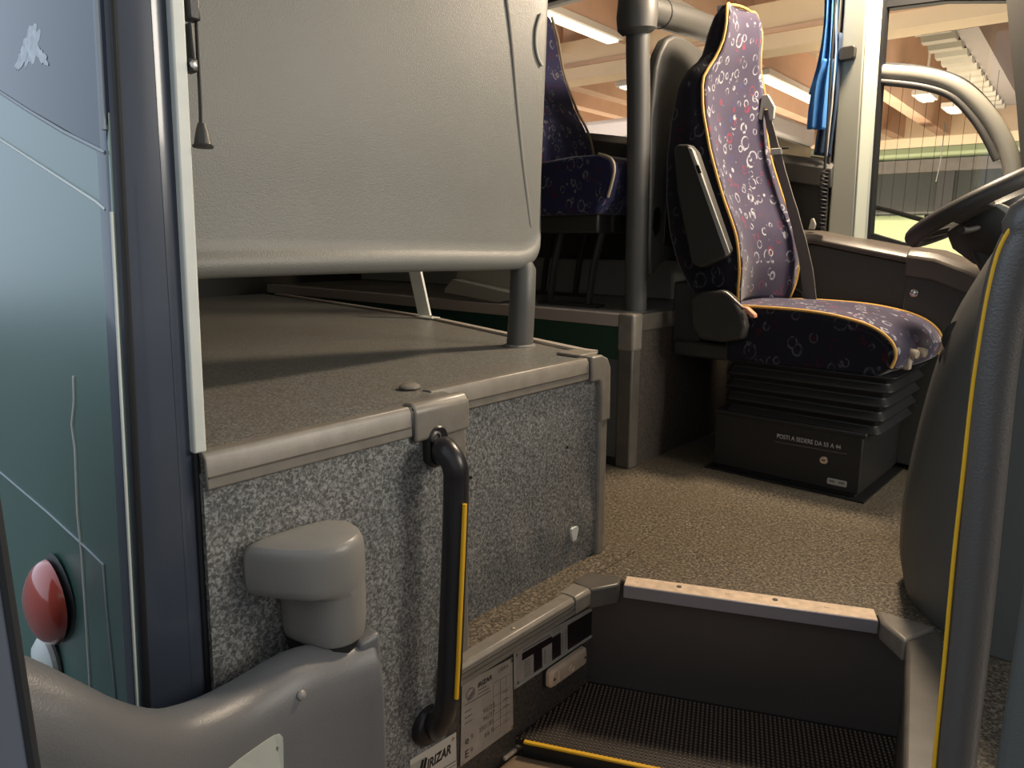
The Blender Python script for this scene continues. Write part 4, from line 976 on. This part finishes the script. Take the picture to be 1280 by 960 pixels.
fw = Vector((.866, 0, .5))
obj('hub', lathe([(.05, -.20), (.10, -.15), (.13, -.08), (.125, -.03), (.10, -.008), (.02, -.004)], wc, ax_, 28), 'dashlow', sw)
for sgn in (-1, 1):
    a = wc - ax_ * .03; b2 = wc + Vector((0, sgn * .205, 0)) - fw * .03
    obj('spoke', ribbon([a, a.lerp(b2, .5) - ax_ * .012, b2], fw * .05, .022), 'shell', sw, bevel=.004)
a = wc - ax_ * .03; b2 = wc - fw * .2
obj('spoke', ribbon([a, a.lerp(b2, .5) - ax_ * .01, b2], Vector((0, .03, 0)), .018), 'shell', sw, bevel=.004)
obj('column_shroud', loft([[wc - ax_ * h + Vector((dx, 0, 0)) + fw * a_2 + Vector((0, b_2, 0)) for a_2, b_2 in rrect(w_, h2_, .02, 4)] for h, dx, w_, h2_ in ((.06, 0, .075, .08), (.13, .0, .085, .09), (.22, .02, .10, .09), (.36, .08, .11, .08))]), 'dashlow', sw)
sk = [hy(x, y, 2.45) for x, y in ((1190, 318), (1213, 306), (1218, 309), (1200, 322))]
obj('stalk', tube([wc - ax_ * .07 + Vector((0, -.06, 0)), wc - ax_ * .08 + Vector((-.05, -.17, -.01)), wc - ax_ * .08 + Vector((-.06, -.2, -.01))], [.008, .009, .011], 10), 'shell', sw)

fr_ = thing('handrail', 'curved brown black entrance handrail with a yellow stripe in front of the dashboard', 'handrail', (-.11, .95, -.5))
RY = .95
rp = [Vector((-.085, RY, -.45)), Vector((-.100, RY, .0)), hy(1193, 960, RY), hy(1212, 780, RY), hy(1229, 600, RY), hy(1244, 450, RY), hy(1262, 350, RY), hy(1283, 297, RY), hy(1312, 262, RY), Vector((.06, RY + .02, .905)), Vector((.16, RY + .12, .91)), Vector((.22, RY + .4, .90)), Vector((.24, 1.60, .88))]
obj('tube', tube(smooth_path(rp, 6), .0228, 20), 'railtube', fr_)
yp = [hy(x, y, RY - .017) for x, y in ((1164, 1000), (1170, 930), (1180, 830), (1192, 700), (1203, 600), (1214, 500), (1224, 430), (1236, 362), (1249, 312), (1266, 282), (1285, 262))]
obj('yellow_stripe', tube(smooth_path(yp, 4), .0024, 8), 'yellow', fr_)
# jamb of the front end of the doorway
jx = hy(1257, 880, .80).x
struct('door_3', box(jx, jx + .05, .79, .86, .0, .84), 'dash', 'dark upright panel at the right picture edge beside the curved rail', 'panel', bevel=.008, seg=3)
struct('wall_right', join(box(-4.2, -1.03, .40, .455, .0, 2.12), box(.45, 1.2, .38, .44, -.6, 1.05)), 'wallin', 'inner lining of the bus wall on the door side', 'wall')
struct('wall_rear', box(-4.25, -4.2, .36, 3.08, -.1, 2.15), 'wallin', 'dark rear end of the visible bus interior', 'wall')

# ================================================================== THE DEPOT OUTSIDE
DA = radians(3.6); DR = Matrix.Rotation(DA, 3, 'Z')
def dw(x, y, z): return DR @ Vector((x, y, z))
def dbox(x0, x1, y0, y1, z0, z1):
    v, f = box(x0, x1, y0, y1, z0, z1); return [dw(*p) for p in v], f
def dhit(px, py, yp_=None, zp=None):
    v = DR.inverted() @ ray(px, py)
    t = yp_ / v.y if yp_ is not None else (zp - EYE) / v.z
    return Vector((v.x * t, v.y * t, EYE + v.z * t))
GZ = -.75
struct('ground', dbox(-30, 14, .5, 32, GZ - .1, GZ), 'asphalt', 'pale depot floor outside the bus windows', 'ground')
struct('pavement', dbox(-30, 14, -12, .5, GZ - .1, GZ), 'paving', 'grey paving outside the entrance door', 'ground')
YN, YF = 11., 20.
g0 = dhit(953, 63, YN); g1 = dhit(953, 14, YN); GB, GT = g0.z, g1.z
struct('girder_1', dbox(-26, 14, YN, YN + .5, GB, GT + .1), 'cream', 'near lit-tone concrete girder seen through the driver windows', 'girder')
gl = dhit(980, 37, YN); struct('girder_2', dbox(-26, 14, YN - .06, YN, gl.z - .03, gl.z + .03), 'concrete', 'thin ledge along the near cream girder', 'girder')
f0 = dhit(1165, 184, YF); f1_ = dhit(1165, 171, YF)
struct('girder_3', dbox(-30, 14, YF, YF + .5, f0.z, f1_.z), 'cream', 'far cream lintel above the green parked bus', 'girder')
struct('wall_depot', dbox(-30, 14, YF + 3, YF + 3.3, GZ, GT + 1.6), 'cream', 'far depot wall', 'wall')
struct('ceiling_depot', dbox(-30, 14, 4.5, YF + 3.3, GT + 1.5, GT + 1.65), 'soffit', 'brown concrete soffit of the depot roof', 'ceiling')
# roof beams running away from the bus
bxs = []
xa = dhit(1150, 143, zp=GB + .02).x; xb = dhit(1112, 163, zp=GB + .02).x; sp = xa - xb
for k in (-3, 0, 1, 2, 3, 4, 5, 6, 7):
    x = xa - sp * k
    if x < -26: continue
    o = struct('roof_beam' , dbox(x - .28, x, YN + .5, YF + 3, GB + .02, GT + 1.5), 'concrete', 'warm concrete roof beam beyond the near girder, seen through the bus windows', 'roof beam')
    o['group'] = 'far roof beams of the depot'
for k, px in enumerate((700, 800, 905)):
    x = dhit(px, 60, YN).x
    o = struct('roof_beam', dbox(x - .3, x, 4.5, YN, GT - .1, GT + 1.5), 'concrete', ('left concrete roof beam above the blue passenger seat', 'concrete roof beam above the driver partition', 'concrete roof beam above the driver headrest')[k], 'roof beam')
# fluorescent lamps
near_b = ([dhit(px, 60, YN).x - .15 for px in (700, 800, 905)], GT - .1)
far_b = ([xa - sp * k - .14 for k in range(0, 8)], GB + .02)
def tube_lamp(label, px0, py0, ln_, under=None, zz=None, x=None, wd=.16):
    # under: (beam centre lines, beam underside) the lamp is screwed to; else it hangs on a rod from the soffit
    if under: zz = under[1] - .12
    p = dhit(px0, py0, zp=zz)
    if under: p.x = min(under[0], key=lambda c: abs(c - p.x))
    if x is not None: p.x = x
    if under is far_b: p.y = max(p.y, YN + .6)
    t = thing('strip_lamp', label, 'lamp', tuple(dw(p.x, p.y, zz)), 'strip lamps under the depot roof')
    obj('housing', dbox(p.x - wd, p.x + wd, p.y, p.y + ln_, zz + .03, zz + .12), 'lampmetal', t)
    if not under: obj('suspension', dbox(p.x - .02, p.x + .02, p.y + ln_ / 2, p.y + ln_ / 2 + .04, zz + .115, GT + 1.51), 'lampmetal', t)
    obj('tube', dbox(p.x - wd * .6, p.x + wd * .6, p.y + .05, p.y + ln_ - .05, zz, zz + .035), 'lamp', t)
tube_lamp('strip lamp at the top left of the passenger window', 705, 2, 2.2, near_b)
tube_lamp('strip lamp above the girder near the driver partition', 775, -14, 2.4, near_b)
tube_lamp('strip lamp behind the girder at the right of the passenger window', 757, 101, 3.4, far_b)
tube_lamp('strip lamp between the headrest and the blue curtain', 945, 97, 3.4, far_b)
tube_lamp('short lamp under the arch of the driver window', 1187, 116, .9, None, GB + .0, x=-2.95)
tube_lamp('second short lamp close to the arched frame', 1213, 133, .9, None, GB - .1, x=-2.62)
# ventilation duct
dq = dhit(1170, 24, zp=GB + .25); 
vd = thing('ventilation_duct', 'ribbed grey ventilation duct under the depot roof', 'duct', tuple(dw(dq.x, dq.y, GB)))
dwid = (dhit(1240, 60, zp=GB + .25).x - dhit(1185, 60, zp=GB + .25).x)
dx0 = dhit(1170, 72, zp=GB + .15).x; dx1 = dhit(1218, 78, zp=GB + .15).x
obj('duct_body', dbox(dx0, dx1, YN + .5, YF, GB + .2, GB + .9), 'greysteel', vd)
obj('duct_side', dbox(dx1, dx1 + .28, YN + .5, YF, GB + .2, GB + 1.1), mat('darker duct side', (.27, .25, .24), .5), vd)
cor = []
for i in range(28):
    y_ = YN + .6 + i * .3; z_ = GB + (.12 if i % 2 else .2)
    for yy in (y_, y_ + .22): cor.append([dw(dx0, yy, z_), dw(dx1, yy, z_), dw(dx1, yy, GB + .25), dw(dx0, yy, GB + .25)])
obj('corrugated_skin', loft(cor), 'frame', vd)
gv = dhit(1181, 26, zp=GB + .1)
obj('vent_grille', dbox(gv.x - .35, gv.x + .35, gv.y, gv.y + .5, GB + .08, GB + .11), 'busglass', vd)
# bulkhead lamp on its conduit
bq = dhit(1253, 32, zp=GB + .1)
bl_ = thing('bulkhead_lamp', 'round white bulkhead lamp hanging on a conduit near the windscreen pillar', 'lamp', tuple(dw(bq.x, bq.y, GB + .3)))
obj('globe', lathe([(.01, -.16), (.12, -.12), (.16, 0), (.14, .06), (.05, .1)], dw(bq.x, bq.y, GB + .32), (0, 0, 1), 20), 'lampmetal', bl_)
obj('conduit', tube([dw(bq.x - .2, YN + .5, GB + .45), dw(bq.x - .0, bq.y, GB + .43), dw(bq.x + .05, YF, GB + .43)], .05, 8), 'frame', bl_)
# parked buses
def parked_bus(label, x0, x1, y, zroof, zwin1, zwin0, paint, roofm):
    t = thing('parked_bus', label, 'bus', tuple(dw((x0 + x1) / 2, y, GZ)), 'buses parked in the depot')
    obj('body', dbox(x0, x1, y, y + 2.5, GZ + .35, zwin0), paint, t, bevel=.05)
    obj('window_band', dbox(x0 + .03, x1 - .03, y + .02, y + 2.48, zwin0 - .02, zwin1), 'busglass', t, bevel=.04)
    obj('roof', dbox(x0, x1, y, y + 2.5, zwin1 - .02, zroof), roofm, t, bevel=.06)
    obj('gutter', dbox(x0, x1, y - .03, y + .03, zwin1 - .12, zwin1 - .02), 'trimdark', t)
    for k in range(int((x1 - x0) / 1.5)):
        obj('window_post', dbox(x0 + 1.5 * k + .7, x0 + 1.5 * k + .82, y - .01, y + .05, zwin0, zwin1 - .1), 'dashlow', t)
    for wx in (x0 + 2., x1 - 1.6):
        obj('wheel', lathe([(.48, -.15), (.48, .12), (.3, .15), (.28, .08), (.05, .1)], dw(wx, y + .18, GZ + .48), DR @ Vector((0, -1, 0)), 24), 'rubber', t)
    return t
yb1 = 7.2
za = dhit(1165, 182, yb1).z; zb = dhit(1165, 196, yb1).z; zc = dhit(1130, 268, yb1).z
xl_ = dhit(1062, 230, yb1).x
parked_bus('light green bus parked outside the arched driver window', xl_, xl_ + 11.5, yb1, za, zb, zc, 'busgreen', 'busgreen')
yb2 = 8.6
zd = dhit(765, 148, yb2).z
parked_bus('pale bus parked outside the passenger window', dhit(600, 160, yb2).x - 3, dhit(938, 160, yb2).x, yb2, zd, zd - .25, zd - .9, 'buswhite', 'buswhite')
zg = dhit(1000, 186, 12.).z
cr = thing('parked_van', 'pale green rounded vehicle roof low in the window beside the curtain', 'vehicle', tuple(dw(dhit(1000, 190, 12.).x, 12., GZ)))
vx = dhit(996, 190, 12.).x
vp = [(-1.1, GZ + .3), (1.0, GZ + .3), (1.0, zg - .35), (.7, zg - .12), (.2, zg), (-.3, zg - .02), (-.8, zg - .2), (-1.1, zg - .5)]
v_, f_ = prism([(vx + a, b2) for a, b2 in vp], 'y', 12., 14.); obj('body', ([dw(*p) for p in v_], f_), mat('pale green van paint', (.50, .56, .36), .3), cr, bevel=.08, seg=3)
v_, f_ = prism([(vx + a, b2) for a, b2 in ((-.7, zg - .45), (.8, zg - .45), (.6, zg - .2), (.15, zg - .1), (-.3, zg - .12))], 'y', 11.98, 12.1); obj('side_glass', ([dw(*p) for p in v_], f_), 'busglass', cr)
for wx in (-.7, .65): obj('wheel', lathe([(.32, -.1), (.32, .1), (.2, .12), (.02, .1)], dw(vx + wx, 12.05, GZ + .32), DR @ Vector((0, -1, 0)), 20), 'rubber', cr)

# ================================================================== LIGHT
wd_ = bpy.data.worlds.new('world'); SC.world = wd_; wd_.use_nodes = True
wn, wl = wd_.node_tree.nodes, wd_.node_tree.links
bg = wn['Background']
# overcast sky: brighter over the open yard behind the bus, dimmer elsewhere
tcw = wn.new('ShaderNodeTexCoord')
dp_ = wn.new('ShaderNodeVectorMath'); dp_.operation = 'DOT_PRODUCT'; dp_.inputs[1].default_value = Vector((-.75, -.45, .5)).normalized()
wl.new(tcw.outputs['Generated'], dp_.inputs[0])
wr = wn.new('ShaderNodeValToRGB'); e_ = wr.color_ramp.elements
e_[0].position = .0; e_[0].color = (.55, .56, .58, 1); e_[1].position = .95; e_[1].color = (1.25, 1.5, 1.8, 1)
k_ = e_.new(.45); k_.color = (.66, .72, .80, 1)
wl.new(dp_.outputs['Value'], wr.inputs['Fac']); wl.new(wr.outputs['Color'], bg.inputs[0]); bg.inputs[1].default_value = .55
def area(name, loc, target, size, power, color, sy=None):
    l = bpy.data.lights.new(name, 'AREA'); l.energy = power; l.color = color; l.size = size
    if sy: l.shape = 'RECTANGLE'; l.size_y = sy
    o = bpy.data.objects.new(name, l); COL.objects.link(o); o.location = loc
    o.rotation_euler = (Vector(target) - Vector(loc)).to_track_quat('-Z', 'Y').to_euler()
    return o
# warm cab lamp under the roof above the windscreen
area('cab_lamp', (-.74, 2.80, 2.05), (-.95, 1.6, .0), .22, 32, (1., .80, .58))
# added unseen uplights: wide fills that brighten the depot roof
for x in (-13, -3):
    area('roof_fill', tuple(dw(x, 7., .6)), tuple(dw(x, 8., GB + 3)), 6., 370, (1., .80, .60))
    area('roof_fill', tuple(dw(x, 16., .6)), tuple(dw(x, 16.5, GB + 3)), 6., 370, (1., .80, .60))
area('windscreen_daylight', (2.4, 2.7, 2.0), (-1.2, 1.2, .9), 1.2, 62, (1., .92, .80))

cam = bpy.data.cameras.new('camera'); co = bpy.data.objects.new('camera', cam); COL.objects.link(co)
cam.sensor_width = 36; cam.lens = F / 1280 * 36; cam.clip_start = .01; cam.clip_end = 200
co.location = CAM; co.rotation_euler = (pi / 2 - PIT, 0, YAW)
SC.camera = co
vs = SC.view_settings; vs.view_transform = 'Standard'; vs.look = 'None'; vs.exposure = 0.66; vs.gamma = 1.; vs.use_curve_mapping = False
for o in bpy.data.objects:
    if '_o' in o: del o['_o']
